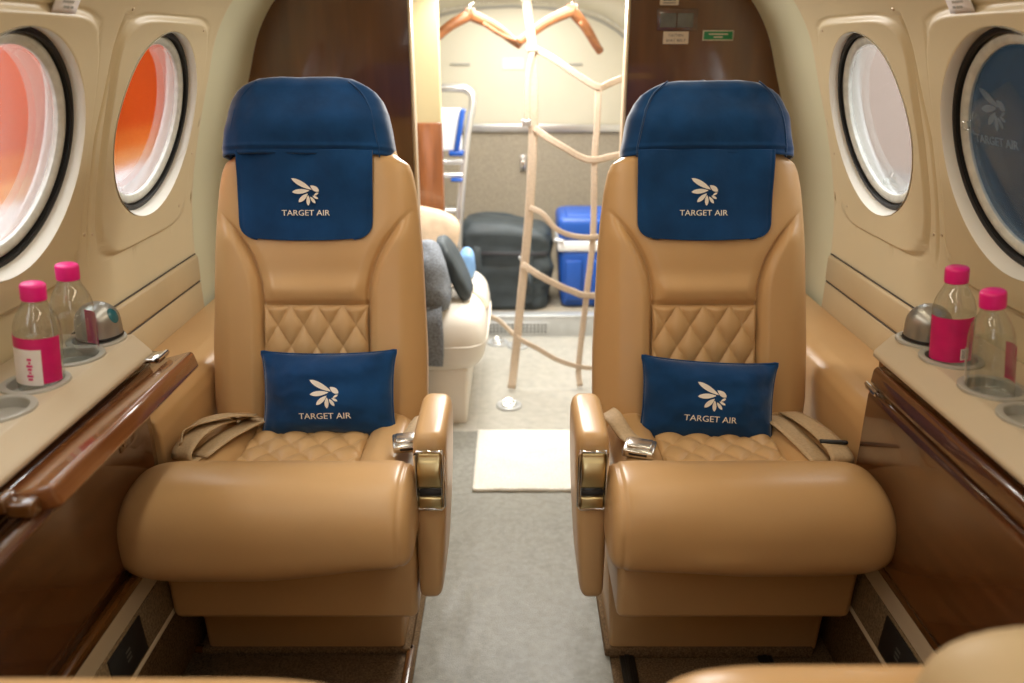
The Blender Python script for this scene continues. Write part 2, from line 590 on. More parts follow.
def wall_side(side, nm):
    mb = MB()
    s0, s1 = SC - HP, SC + HP

    def W(Y, s, off=0):
        return WP(side, s, Y, off + emboss(Y, s))
    # window patches: rings of vertices from the circle to the square
    for Yc in WY:
        N, K = 128, 30
        ring = []
        for k in range(K + 1):
            t = (k / K)
            row = []
            for i in range(N):
                a = 2 * PI * i / N
                ca, sa = math.cos(a), math.sin(a)
                q = HP / max(abs(ca), abs(sa))
                r = WR + (q - WR) * t
                lip = .006 * math.exp(-((r - WR) / .012)) if t < 1 else 0
                Y, s = Yc + ca * r, SC + sa * r
                if k == 0:
                    row.append(WP(side, s, Y, emboss(Y, s) - .003))
                else:
                    row.append(W(Y, s, -.0 * lip))
            ring.append(row)
        mb.add(*grid(lambda i, k: ring[k][i], N, K + 1, cu=True))
    Y0, Y1 = WY[-1] - HP, WY[0] + HP
    n = int((Y1 - Y0) / .006)
    mb.add(*grid(lambda i, j: W(Y0 + (Y1 - Y0) * i / n, s0 * j / 20), n + 1, 21))
    mb.add(*grid(lambda i, j: W(Y0 + (Y1 - Y0) * i / n, s1 + (.93 * SMAX - s1) * j / 30), n + 1, 31))
    # forward end up to behind the camera
    mb.add(*grid(lambda i, j: W(-.6 + (Y0 + .6) * i / 10, .93 * SMAX * j / 60), 11, 61))
    # aft edge of the panels, rolling back towards the arch
    E = [(Y1, 0), (Y1 + .012, 0), (Y1 + .020, -.002), (Y1 + .026, -.007), (Y1 + .030, -.014), (Y1 + .032, -.028)]
    mb.add(*grid(lambda i, j: W(E[i][0], .93 * SMAX * j / 90, E[i][1]), len(E), 91))
    o = mb.build('wall_' + nm, wall_m, merge=.0004)
    tag(o, kind='structure')
    # recessed pale arch between the panels and the bulkhead
    YA = Y1 + .028
    A = MB().add(*grid(lambda i, j: WP(side, .93 * SMAX * j / 70, YA + (2.322 - YA) * i / 8, -.024), 9, 71))
    tag(A.build('trim_arch_' + nm, trim_m), kind='structure')
    # windows
    for k, Yc in enumerate(WY):
        p, nrm = prof(SC)
        c = WP(side, SC, Yc, 0)
        ax = Vector((-side * nrm.x, 0, -nrm.y))         # outward
        w = empty('window_%d' % (k + 1 + (0 if side < 0 else 3)), c)
        tag(w, kind='structure')

        def tor(r0, r1, z0, z1, nm2, m, rad=.004):
            pr = [(r0, z0 + rad), (r0 + rad, z0), (r1 - rad, z0), (r1, z0 + rad), (r1, z1 - rad), (r1 - rad, z1), (r0 + rad, z1), (r0, z1 - rad), (r0, z0 + rad)]
            v, f = lathe(pr, c, 96, ax)
            return mesh(nm2, v, f, m, w, sharp=50)
        # conical surround that follows the curved wall at its inner edge
        N = 96
        xx = Vector((0, 1, 0))
        yy = ax.cross(xx)
        rows = []
        for q in range(9):
            t = q / 8
            row = []
            for i in range(N):
                a = 2 * PI * i / N
                r = WR + .001 - .012 * t
                Y, s = Yc + math.cos(a) * (WR + .001), SC + math.sin(a) * (WR + .001)
                pa = WP(side, s, Y, emboss(Y, s) + .0015)
                # same direction in the window plane
                d = pa - c
                u1, u2 = d.dot(xx), d.dot(yy)
                L = math.hypot(u1, u2)
                pb = c + (xx * u1 / L + yy * u2 / L) * (WR - .004) + ax * .011
                bul = .004 * math.sin(PI * t)
                row.append(pa.lerp(pb, t) - ax * bul)
            rows.append(row)
        v, f = grid(lambda i, j: rows[j][i], N, 9, cu=True)
        mesh('window_surround', v, f, reveal_m, w)
        tor(.173, .186, .008, .022, 'seal', seal_m, .004)
        tor(.172, .177, .006, .012, 'seal_lip', seal_m, .002)
        tor(.154, .174, .014, .030, 'pane_ring', ringw_m, .005)
        v, f = lathe([(.166, .026), (.168, .038), (.178, .042), (.184, .052), (.200, .060)], c, 96, ax)
        mesh('window_tube', v, f, tube_m, w)
        dark = side > 0 and k >= 1
        v, f = lathe([(0, .0235), (.157, .0235), (.157, .0265), (0, .0265)], c, 64, ax)
        mesh('pane', v, f, pane_dark_m if dark else pane_m, w, smooth=False)
        v, f = lathe([(.154, .0275), (.152, .040), (.146, .050), (.146, .062)], c, 96, ax)
        mesh('pane_spacer', v, f, haze_m, w)
        # outer skin ring and outer pane
        v, f = lathe([(.198, .056), (.27, .056), (.27, .064), (.198, .064), (.198, .056)], c, 64, ax)
        mesh('skin_ring', v, f, coolw_m, w, smooth=False)
    return o


wall_side(-1, 'left')
wall_side(1, 'right')

# outer skin of the fuselage, so that daylight enters by the windows and the door only
def skin(side):
    mb = MB()
    for (ya, yb, sa, sb) in [(-.6, 2.36, 0, SC - .22), (-.6, 2.36, SC + .22, SMAX)]:
        mb.add(*grid(lambda i, j: WP(side, sa + (sb - sa) * j / 24, ya + (yb - ya) * i / 4, -.062), 5, 25))
    ys = [-.6] + sorted([y for Yc in WY for y in (Yc - .21, Yc + .21)]) + [2.36]
    for a, b in zip(ys[::2], ys[1::2]):
        mb.add(*grid(lambda i, j: WP(side, SC - .22 + .44 * j / 8, a + (b - a) * i / 2, -.062), 3, 9))
    return mb


sk = MB()
for s_ in (-1, 1):
    q = skin(s_)
    sk.add(q.v, q.f)
tag(sk.build('wall_outer', coolw_m), kind='structure')

# headliner
mb = MB()
for side in (-1, 1):
    mb.add(*grid(lambda i, j: WP(side, .93 * SMAX + (.07 * SMAX) * j / 8, -.6 + 2.94 * i / 6, -.001), 7, 9))
tag(mb.build('ceiling', ceil_m), kind='structure')

# ------------------------------------------------------------------ floor
fl = MB().add(*rbox((0, 1.33, -.02), (1.60, 3.9, .04), 0))
tag(fl.build('floor', carpet_b, smooth=False), kind='structure')
aisle = MB().add(*rbox((.0, 1.33, .003), (.40, 3.86, .006), .002))
tag(aisle.build('floor_aisle', carpet_g, smooth=False), kind='structure')
aft = MB().add(*rbox((0, 2.80, .003), (1.44, .92, .0075), .002))
tag(aft.build('floor_aft', carpet_a, smooth=False), kind='structure')
# lower sidewall: cream strip, carpeted duct with black plates, dark return to the floor
for side, nm in ((-1, 'left'), (1, 'right')):
    def ext(poly, y0=-.4, y1=2.315):
        return bevelled(prism([(side * a, b) for a, b in poly], y0, y1), .002)
    tag(MB().add(*ext([(.636, .350), (.631, .299), (.65, .297), (.785, .297), (.785, .350)])).build('trim_strip_' + nm, console_m, sharp=40), kind='structure')
    tag(MB().add(*ext([(.631, .298), (.626, .216), (.65, .205), (.785, .205), (.785, .298)])).build('baseboard_' + nm, carpet_d, sharp=40), kind='structure')
    tag(MB().add(*ext([(.626, .217), (.622, .211), (.626, .205), (.66, .205), (.66, .217)])).build('trim_edge_' + nm, console_m, sharp=40), kind='structure')
    tag(MB().add(*ext([(.640, .206), (.660, .0), (.785, .0), (.785, .206)])).build('wall_low_' + nm, carpet_b, sharp=40), kind='structure')

# tan lower side panels with a seam, and the padded elbow rail beside each seat
for side, nm in ((-1, 'left'), (1, 'right')):
    s0, s1, s2 = s_at_z(.45), s_at_z(.635), s_at_z(.703)
    def P(i, j, ss, o0):
        n = len(ss)
        return WP(side, ss[j][0], -.5 + 2.42 * i / 12, ss[j][1])
    prof_l = [(s0, .0), (s0, .009), (s1 - .006, .009), (s1 - .003, .0075), (s1, .004), (s1 + .003, .0085), (s1 + .008, .010), (s2 - .008, .010), (s2 - .003, .0085), (s2, .003), (s2 + .001, -.004)]
    v, f = grid(lambda i, j: P(i, j, prof_l, 0), 13, len(prof_l))
    o = mesh('trim_panel_' + nm, v, f, lower_m)
    o.modifiers.new('t', 'SOLIDIFY').thickness = .002
    tag(o, kind='structure')
    for ss, oo in ((s2 + .0015, .0035), (s1, .0075)):
        tag(mesh('trim_seam', *tube([WP(side, ss, -.5 + 2.42 * i / 12, oo) for i in range(13)], .0018, 6, 0), seam_m), kind='structure')  # dark tubes along the seams stand in for shadow in the gaps
    poly = [(.634, .355), (.634, .530), (.640, .555), (.655, .568), (.685, .573), (.784, .570), (.784, .355)]
    v, f = prism([(side * a, b) for a, b in poly], 1.285, 2.28)
    o = mesh('trim_elbow_' + nm, *bevelled((v, f), .006, 3), leather, sharp=50)
    tag(o, kind='structure')

# ------------------------------------------------------------------ passenger seats
XS = .393                       # distance of the seat centre from the aisle centre
RA = math.radians(16)
SA, CA = math.sin(RA), math.cos(RA)
BO = (1.47, .40)                # foot of the backrest (Y, Z)


def XC(m):
    return XS + (.006 if m < 0 else 0)


def bp(m, x, t, n):
    """Backrest frame: x lateral (outboard +), t up along the back, n towards the front."""
    return Vector((m * (XS + x + (.012 if m < 0 else 0)), BO[0] + t * SA - n * CA, BO[1] + t * CA + n * SA))


WT = [(-.02, .194), (0, .207), (.045, .219), (.107, .2255), (.211, .2255), (.314, .221), (.416, .2165), (.486, .2105), (.54, .204), (.575, .197), (.594, .189), (.61, .166), (.656, .151), (.695, .140), (.72, .127), (.735, .115), (.745, .10)]
HW = [(.59, .174), (.605, .1765), (.62, .1765), (.656, .171), (.695, .163), (.72, .152), (.735, .141), (.748, .121)]
TT = [(-.02, .045), (.0, .05), (.3, .052), (.55, .048), (.66, .052), (.70, .048), (.72, .042), (.735, .034), (.745, .022)]


def itp(tab, x):
    if x <= tab[0][0]: return tab[0][1]
    for (a, b), (c, d) in zip(tab, tab[1:]):
        if x <= c:
            return b + (d - b) * (x - a) / (c - a)
    return tab[-1][1]


def xb(t):
    return .108 + (.079 * ((t - .3) / .186) ** 2.3 if t > .3 else 0)


TQ = .304                       # top seam of the quilted panel


def back_detail(x, t):
    ax = abs(x)
    b = xb(t)
    e = 0.
    if t < .49:
        fade = smooth01((.49 - t) / .06)
        e += .014 * smooth01((ax - b) / .022) * fade * smooth01((.222 - ax) / .05)
        e -= .0125 * math.exp(-((ax - b) / .0038) ** 2) * (fade * .8 + .2) * (1 if t > .02 else 0)
    elif t < .50:
        e -= .002 * math.exp(-((ax - b) / .005) ** 2)
    if ax < b:
        c = smooth01((b - ax) / .03)
        if t > TQ:
            e += (.012 * math.exp(-((t - TQ - .030) / .024) ** 2) + .006 * math.exp(-((t - TQ - .10) / .06) ** 2)) * c
            e -= .010 * math.exp(-((t - TQ) / .006) ** 2)
        else:
            e -= .007
    # soft creases in the hide
    e += .0016 * noise.noise(Vector((x * 9, t * 6, 3.1)))
    return e


def back_front(x, t):
    w, T = itp(WT, t), itp(TT, t)
    u = min(1, abs(x) / w)
    return -T + T * (1 - u ** 6) ** .42 + back_detail(x, t) * smooth01((1 - u) / .06)


def make_backrest(m, root):
    N = 170
    rows = [(-.03, .0, .0), (-.03, .5, .4), (-.028, .8, .7), (-.022, .95, .9)]
    n = 190
    rows = [(-.03, .5, .4, 0), (-.028, .8, .75, 0), (-.023, .95, .92, 0)] + [(-.018 + (.763) * i / n, 1, 1, 1) for i in range(n + 1)] + \
           [(.7495, .84, .72, .0), (.752, .62, .42, 0), (.753, .3, .18, 0)]
    V = []
    for t, kw, kt, det in rows:
        w, T = itp(WT, t) * kw, itp(TT, t)
        for i in range(N):
            s = -1 + 2 * i / (N - 1)
            a = abs(s)
            x = w * math.copysign(.62 * a + .38 * (1 - (1 - a) ** 2), s)
            u = min(1, abs(x) / w)
            nn = -T + T * kt * (1 - u ** 6) ** .42
            if det: nn += back_detail(x, t) * smooth01((1 - u) / .06)
            V.append(bp(m, x, t, nn))
        for i in range(40):
            s = 1 - 2 * (i + 1) / 41
            x = w * sgnpow(s, .8)
            nn = -T - T * kt * (1 - abs(x / w) ** 6) ** .42
            V.append(bp(m, x, t, nn))
    L = N + 40
    F = []
    for j in range(len(rows) - 1):
        for i in range(L):
            F.append((j * L + i, j * L + (i + 1) % L, (j + 1) * L + (i + 1) % L, (j + 1) * L + i))
    F.append(tuple(range(L)))
    F.append(tuple(range((len(rows) - 1) * L, len(rows) * L)))
    return mesh('backrest', V, F, leather, root)


def quilt(a, b):
    """Diamond tufting height 0..1 from two diagonal coordinates."""
    return (abs(math.sin(PI * a)) * abs(math.sin(PI * b))) ** .38


def make_quilt_back(m, root):
    nu, nv = 110, 120
    t0, t1 = .0, TQ - .001

    def fn(i, j):
        u, v = -1 + 2 * i / (nu - 1), j / (nv - 1)
        t = t0 + (t1 - t0) * v
        x = u * (.1065)
        edge = min(1, (1 - abs(u)) / .05) * min(1, (1 - v) / .03)
        a, b = x / .0535 + t / .086, x / .0535 - t / .086 + .08
        h = -.0075 + .0115 * quilt(a + .5, b + .5) * edge ** .5 + .004 * (1 - u * u)
        return bp(m, x, t, h)
    return mesh('quilted_panel', *grid(fn, nu, nv), leather_fine, root)


def superpad(x0, x1, y0, y1, z0, z1, r=.02, nu=40, nv=40, hf=None, place=None, p=5.):
    """Closed upholstered pad: superellipse outline in plan, rounded rim, optional height field."""
    V, F = [], []
    cx, cy, hx, hy = (x0 + x1) / 2, (y0 + y1) / 2, (x1 - x0) / 2, (y1 - y0) / 2

    def plan(u, v):
        # square -> rounded square
        a = max(abs(u), abs(v))
        if a < 1e-9: return 0, 0
        k = a / (abs(u) ** (p * 2) + abs(v) ** (p * 2)) ** (1 / (p * 2))
        return u * k, v * k

    def pt(u, v, top):
        px, py = plan(u, v)
        a = max(abs(u), abs(v))
        d = (1 - a) * min(hx, hy)
        q = min(1, d / r)
        drop = r * (1 - math.sqrt(max(0, 1 - (1 - q) ** 2)))
        x, y = cx + px * hx, cy + py * hy
        z = (z1 - drop) if top else (z0 + drop)
        if top and hf: z += hf(x, y) * min(1, d / (.5 * r))
        return Vector((x, y, z))

    def dist(i, n):
        s = -1 + 2 * i / (n - 1)
        a = abs(s)
        return math.copysign(.5 * a + .5 * (1 - (1 - a) ** 2.2), s)
    for top in (1, 0):
        for j in range(nv):
            for i in range(nu):
                V.append(pt(dist(i, nu), dist(j, nv), top))
    for base in (0, nu * nv):
        for j in range(nv - 1):
            for i in range(nu - 1):
                a = base + j * nu + i
                F.append((a, a + 1, a + nu + 1, a + nu))
    rim = [i for i in range(nu)] + [j * nu + nu - 1 for j in range(1, nv)] + [(nv - 1) * nu + i for i in range(nu - 2, -1, -1)] + [j * nu for j in range(nv - 2, 0, -1)]
    for a, b in zip(rim, rim[1:] + rim[:1]):
        F.append((a, b, b + nu * nv, a + nu * nv))
    if place: V = [place(v) for v in V]
    return V, F


def make_seat(m, label):
    root = empty('passenger_seat', (m * XS, 1.33, 0), label, 'seat', 'tan leather cabin seats')
    L = lambda v: Vector((m * (XC(m) + v.x), v.y, v.z))
    make_backrest(m, root)
    make_quilt_back(m, root)
    # seat cushion with raised side bolsters
    def hf(x, y):
        ax = abs(x)
        e = .010 * smooth01((ax - .115) / .03) - .008 * math.exp(-((ax - .115) / .005) ** 2)
        return e - (.010 if ax < .115 else 0) + .002 * noise.noise(Vector((x * 8, y * 8, 1)))
    mesh('seat_cushion', *superpad(-.205, .218, 1.16, 1.50, .36, .476, .03, 90, 60, hf, L), leather, root)

    def fq(i, j):
        u, v = -1 + 2 * i / 79, j / 79
        x, y = .113 * u, 1.17 + .31 * v
        a, b = x / .058 + y / .07, x / .058 - y / .07
        e = min(1, (1 - abs(u)) / .05)
        return Vector((m * (XC(m) + x), y, .4665 + .0105 * quilt(a, b) * e ** .5 + .004 * (1 - u * u)))
    mesh('quilted_insert', *grid(fq, 80, 80), leather_fine, root)
    # big thigh roll at the front
    N, K = 90, 72
    xa, xz = -.236, (.228 if m > 0 else .246)

    def roll(i, k):
        s = -1 + 2 * i / (N - 1)
        a = abs(s)
        s = math.copysign(.45 * a + .55 * (1 - (1 - a) ** 2.4), s)
        x = xa + (xz - xa) * (s + 1) / 2
        if s < 0:
            sc = (1 - abs(s) ** 22) ** .36
        else:
            sc = (1 - abs(s) ** 9.0) ** .36
        th = 2 * PI * k / K
        c, sn = math.cos(th), math.sin(th)
        ry, rz = .098, .092
        y = 1.166 - ry * sgnpow(c, .80)
        zc = .428
        # aisle end is slimmer underneath
        low = (.014 if m > 0 else .030) * smooth01((-s + .1) / 1.1) if sn < 0 else 0
        low -= .006 * (1 - s * s) if sn < 0 else 0
        rz *= 1.06 if sn > 0 else (.74 if m > 0 else .86 + .06 * s)
        z = zc + rz * sgnpow(sn, .78) + low * abs(sn)
        y = 1.166 + (y - 1.166) * (.62 + .38 * sc)
        z = .432 + (z - .432) * (.30 + .70 * sc) if abs(s) < 1 else .432 + (z - .432) * .30
        z += .0025 * noise.noise(Vector((x * 7, th, 5 + m)))
        y += .002 * noise.noise(Vector((x * 9, th * 1.3, 9 + m)))
        # stitched seam near the aisle end
        g = math.exp(-((x - (xa + .022)) / .0035) ** 2) * .003
        y += g * c * 1.
        z -= g * sn
        return Vector((m * (XC(m) + x), y, z))
    v, f = grid(roll, N, K, cv=True)
    f += [tuple(k * N for k in range(K)), tuple(k * N + N - 1 for k in range(K))]
    mesh('thigh_roll', v, f, leather, root)
    # shell below the roll
    v, f = rbox((m * (XC(m) + (.012 if m > 0 else .0)), 1.325, .28), ((.436 if m > 0 else .456), .27, .16), .014, 3, taper=(.985, .97))
    mesh('seat_shell', v, f, leather, root, sharp=60)
    # pedestal skirt and carpet trim
    v, f = rbox((m * (XC(m) + (.022 if m > 0 else .028)), 1.425, .112), ((.450 if m > 0 else .425), .20, .20), .008, 2, taper=(.95, 1.0))
    mesh('pedestal', v, f, leather, root, sharp=60)
    v, f = rbox((m * (XC(m) + (.012 if m > 0 else .028)), 1.428, .012), (.43, .222, .024), .004, 2)
    mesh('carpet_trim', v, f, carpet_b, root, sharp=60)
    # aisle armrest: a tall padded panel that leans under at the bottom
    def arm(i, k):
        # i along a rounded-rectangle section (x, y), k up
        return None
    rows = []
    zz = [.250, .252, .258, .268, .30, .36, .43, .50, .54, .562, .574, .580, .582]
    rr = [.55, .8, .93, .99, 1, 1, 1, 1, .995, .96, .86, .68, .40]
    NS = 56
    for z, kr in zip(zz, rr):
        row = []
        tq = max(0, min(1, (z - .25) / .30))
        inner = -.2875 + .016 * (1 - tq) ** 1.6      # aisle face moves under
        outer = -.228
        cx, hx = (inner + outer) / 2, (outer - inner) / 2
        yf, yb = 1.182 + .006 * (1 - tq), 1.372
        cy, hy = (yf + yb) / 2, (yb - yf) / 2
        for i in range(NS):
            a = 2 * PI * i / NS
            x = cx + hx * sgnpow(math.cos(a), .5) * (kr ** .8)
            y = cy + (hy - .03 * (1 - kr)) * sgnpow(math.sin(a), .22)
            zt = z
            row.append(Vector((m * (XC(m) + x), y, zt)))
        rows.append(row)
    v, f = grid(lambda i, j: rows[j][i], NS, len(rows), cu=True)
    f += [tuple(range(NS)), tuple(range((len(rows) - 1) * NS, len(rows) * NS))]
    armo = mesh('armrest', v, f, leather, root, sharp=60)
    # ashtray: chrome frame, brass lid, slot
    ax, ay = m * (XC(m) - .2585), 1.1825
    fr = MB()
    hw, za, zb = .0235, .446, .556
    path = [(ax - hw, ay - .004, zb - .006), (ax - hw * .82, ay - .004, zb), (ax + hw * .82, ay - .004, zb), (ax + hw, ay - .004, zb - .006), (ax + hw, ay - .004, za + .006), (ax + hw * .82, ay - .004, za), (ax - hw * .82, ay - .004, za), (ax - hw, ay - .004, za + .006), (ax - hw, ay - .004, zb - .006)]
    fr.add(*tube(path, .0028, 8, 0))
    fr.add(*rbox((ax, ay + .004, (za + zb) / 2), (hw * 2, .010, zb - za), .003, 2))
    ash = fr.build('ashtray', chrome_m, armo, sharp=50)
    # curved lid
    def lid(i, k):
        u, t = -1 + 2 * i / 11, k / 15
        return Vector((ax + u * hw * .84, ay - .003 - .010 * math.sin(PI * min(1, t * 1.15)) ** .6 * (1 - .15 * abs(u) ** 6), .486 + .066 * t))
    v, f = grid(lid, 12, 16)
    o = mesh('ashtray_lid', v, f, brass_m, armo)
    o.modifiers.new('s', 'SOLIDIFY').thickness = .002
    mesh('ashtray_slot', *rbox((ax, ay - .003, .477), (hw * 1.6, .006, .010), .001, 1), black_m, armo)
    mesh('ashtray_tray', *rbox((ax, ay - .004, .459), (hw * 1.66, .008, .022), .003, 2), brass_m, armo, sharp=50)
    return root


seat_l = make_seat(-1, 'tan leather cabin seat with armrest on its right, beside the opened wooden table leaf')
seat_r = make_seat(1, 'tan leather cabin seat beneath the green sign and switch panel on the bulkhead')


# ------------------------------------------------------------------ headrest covers
def make_cover(m, label):
    root = empty('headrest_cover', bp(m, 0, .596, 0), label, 'headrest cover', 'blue headrest covers')
    N = 120
    n = 46
    rows = [(.606 + .138 * i / n, 1, 1) for i in range(n + 1)] + [(.752, .93, .86), (.759, .80, .66), (.763, .6, .42), (.7645, .35, .2), (.765, .1, .05)]
    V = []

    def ring(t, kw, kt, extra=0.):
        out = []
        tt = max(.58, t)
        w = (itp(HW, t) + extra) * kw
        T = itp(TT, tt)
        bulge = .022 * math.exp(-((t - .665) / .055) ** 2)
        hem = .0028 * (math.exp(-((t - .609) / .005) ** 2) + math.exp(-((t - .622) / .004) ** 2)) - .003 * math.exp(-((t - .6155) / .003) ** 2)
        for i in range(N):
            a = 2 * PI * i / N
            x = w * sgnpow(math.cos(a), .62)
            front = math.sin(a) > 0
            d = (T + .008 + extra) * kt
            nn = -T + d * sgnpow(math.sin(a), .62)
            if front:
                s = abs(math.sin(a)) ** .6
                nn += (bulge * kt + hem) * s
                nn += .008 * s * noise.noise(Vector((x * 11, t * 14, m * 2.3))) + .004 * s * noise.noise(Vector((x * 40, t * 22, m * 4.)))
            x *= 1 + .012 * noise.noise(Vector((t * 30, math.copysign(1, x) * 3, m)))
            x += .007 if m > 0 else .015
            tz = t - (.007 * smooth01((t - .66) / .08) if m > 0 else 0) - .001 * (abs(x) / .17) ** 2 * smooth01((.62 - t) / .03)
            out.append(bp(m, x, tz, nn))
        return out
    for t, kw, kt in rows:
        V += ring(t, kw, kt)
    F = []
    for j in range(len(rows) - 1):
        for i in range(N):
            F.append((j * N + i, j * N + (i + 1) % N, (j + 1) * N + (i + 1) % N, (j + 1) * N + i))
    F.append(tuple(range((len(rows) - 1) * N, len(rows) * N)))
    o = mesh('hood', V, F, blue, root)
    o.modifiers.new('s', 'SOLIDIFY').thickness = .003
    # side gusset seams of the hood
    for sd in (-1, 1):
        pts = []
        for k in range(14):
            t = .602 + .148 * k / 13
            w = itp(HW, t)
            x = sd * (w - .026 - .004 * k / 13)
            T = itp(TT, t)
            u = abs(x) / w
            a = math.acos(min(1, u ** (1 / .62)))
            nn = -T + (T + .008) * math.sin(a) ** .62 + .022 * math.exp(-((t - .665) / .055) ** 2) * math.sin(a) ** .6
            pts.append(bp(m, x + (.007 if m > 0 else .015), t, nn + .0005))
        mesh('seam_piping', *tube(pts, .0018, 6, 2), blue, root)
    # flap hanging on the front
    cx = m * (.3865) if m > 0 else -.407
    cxl = m * cx - XS
    hw = .1345

    def ff(x, t):
        u = (x - cxl) / hw
        base = back_front(max(-.19, min(.19, x)), t)
        k = smooth01((t - .43) / .18)
        fold = .004 * noise.noise(Vector((x * 16, t * 9, 7 + m))) + .0045 * math.sin((x - cxl) / (.03 + .10 * (.66 - t)) * 1.9 + 1.2 * m) * smooth01((t - .50) / .10)
        return max(base, -.004) + .0065 + .012 * k ** 2 + fold * (1 - .5 * abs(u) ** 3)

    nu, nv = 90, 100

    def fl(i, j):
        u, v = -1 + 2 * i / (nu - 1), j / (nv - 1)
        # rounded lower corners: superellipse outline of the lower end
        t = .614 - .180 * v
        wv = 1.
        if v > .80:
            q = (v - .80) / .20
            wv = 1 - .26 * (1 - math.sqrt(max(0, 1 - q ** 2.4)))
        wv *= 1 + .02 * (1 - v)
        x = cxl + u * hw * wv
        t += .004 * u * u * v
        edge = .0016 * math.exp(-(((1 - abs(u)) - .045) / .02) ** 2)
        return bp(m, x, t, ff(x, t) - edge)
    v, f = grid(fl, nu, nv)
    flap = mesh('flap', v, f, blue, root)
    flap.modifiers.new('s', 'SOLIDIFY').thickness = .0025
    W = .097
    lx = .384 if m > 0 else -.405
    t0 = .484

    def place(a, b, lift):
        x = m * (lx + a * W) - XS
        t = t0 + b * W
        return bp(m, x, t, ff(x, t) + .0034 + lift)
    v, f = thicken(LOGO[0], LOGO[1], place, .0009)
    mesh('embroidered_logo', v, f, logo_m, flap, smooth=False)
    return root


make_cover(-1, 'darker blue headrest cover with embroidered flap on the seat beside the wooden table leaf')
make_cover(1, 'brighter blue headrest cover with embroidered flap on the seat under the green sign')


# ------------------------------------------------------------------ pillows
def make_pillow(center, roll, rx, yaw, label, seed, lw):
    A, B, T = .131, .084, .044
    root = empty('throw_pillow', center, label, 'pillow', 'blue lumbar pillows')
    R = Matrix.Rotation(math.radians(yaw), 3, 'Z') @ Matrix.Rotation(math.radians(rx), 3, 'X') @ Matrix.Rotation(math.radians(roll), 3, 'Y')
    c = Vector(center)

    def surf(u, v, sd):
        x = A * u * (1 - .045 * (1 - v * v)) * (1 + .02 * abs(v) ** 4)
        z = B * v * (1 - .07 * (1 - u * u)) * (1 + .02 * abs(u) ** 4)
        th = T * (max(0, 1 - abs(u) ** 2.4) ** .55) * (max(0, 1 - abs(v) ** 2.4) ** .55)
        k = noise.noise(Vector((u * 2.2, v * 2.2, seed))) * .006 + noise.noise(Vector((u * 6, v * 5, seed + 3))) * .0018
        crease = -.004 * math.exp(-((abs(u) - .86) / .07) ** 2) * (abs(v) ** 2)
        return Vector((x, -sd * (th + (k + crease) * min(1, th / .012)), z))
    n1, n2 = 84, 60

    def di(i, n):
        s = -1 + 2 * i / (n - 1)
        return math.copysign(1 - (1 - abs(s)) ** 1.5, s)
    v, f = grid(lambda i, j: c + R @ surf(di(i, n1), di(j, n2), 1), n1, n2)
    v2, f2 = grid(lambda i, j: c + R @ surf(di(i, n1), di(j, n2), -1), n1, n2)
    mb = MB().add(v, f).add(v2, f2)
    o = mb.build('pillow_cover', blue, root, merge=.0002)
    pp = []
    for u, w in [(-1 + 2 * i / 20, -1) for i in range(20)] + [(1, -1 + 2 * i / 14) for i in range(14)] + [(1 - 2 * i / 20, 1) for i in range(20)] + [(-1, 1 - 2 * i / 14) for i in range(15)]:
        pp.append(c + R @ surf(u, w, 1))
    mesh('piping', *tube(pp, .0026, 6, 2), blue, root)
    W = .100

    def place(a, b, lift):
        x, z = lw[0] + a * W, lw[1] + b * W
        u, w = x / (A * .97), z / (B * .95)
        p = surf(u, w, 1)
        return c + R @ (Vector((x, p.y - .0012 - lift, z)))
    v, f = thicken(LOGO[0], LOGO[1], place, .0009)
    mesh('embroidered_logo', v, f, logo_m, o, smooth=False)
    return root


cR = bp(1, -.007, .112, .062)
cL = bp(-1, -.040, .129, .062)
make_pillow(tuple(cR), 2.4, -21, -3, 'blue lumbar pillow tilted on the seat under the green bulkhead sign', 1.3, (.0, -.035))
make_pillow(tuple(cL), -.6, -21, 0, 'blue lumbar pillow lying level on the seat beside the wooden table leaf', 5.7, (.0, -.046))


# ------------------------------------------------------------------ seat belts (part of their seats)
def belts(root, m, outp, inp, bk, bkang, fold):
    mb = MB()
    for pts, wd in outp:
        mb.add(*strap(pts, .044, wd, .0022, 6))
    b = mb.build('seat_belt', belt_m, root)
    c, ang, s = fold
    R = Matrix.Rotation(math.radians(ang), 3, 'Z')
    mesh('belt_adjuster', *rbox(c, s, .0025, 2, R), chrome_m if m < 0 else black_m, b, sharp=50)
    mb = MB()
    for pts, wd in inp:
        mb.add(*strap(pts, .036, wd, .0022, 6))
    b2 = mb.build('seat_belt', belt_m, root)
    R = Matrix.Rotation(math.radians(bkang[0]), 3, 'Z') @ Matrix.Rotation(math.radians(bkang[1]), 3, 'X')
    q = MB().add(*rbox(bk, (.058, .046, .016), .004, 2, R))
    q.add(*rbox(Vector(bk) + R @ Vector((0, .002, .009)), (.046, .030, .008), .003, 2, R))
    o = q.build('buckle', buckle_m, b2, sharp=50)
    mesh('buckle_mark', *rbox(Vector(bk) + R @ Vector((0, -.0215, .001)), (.034, .004, .006), .001, 1, R), black_m, b2)


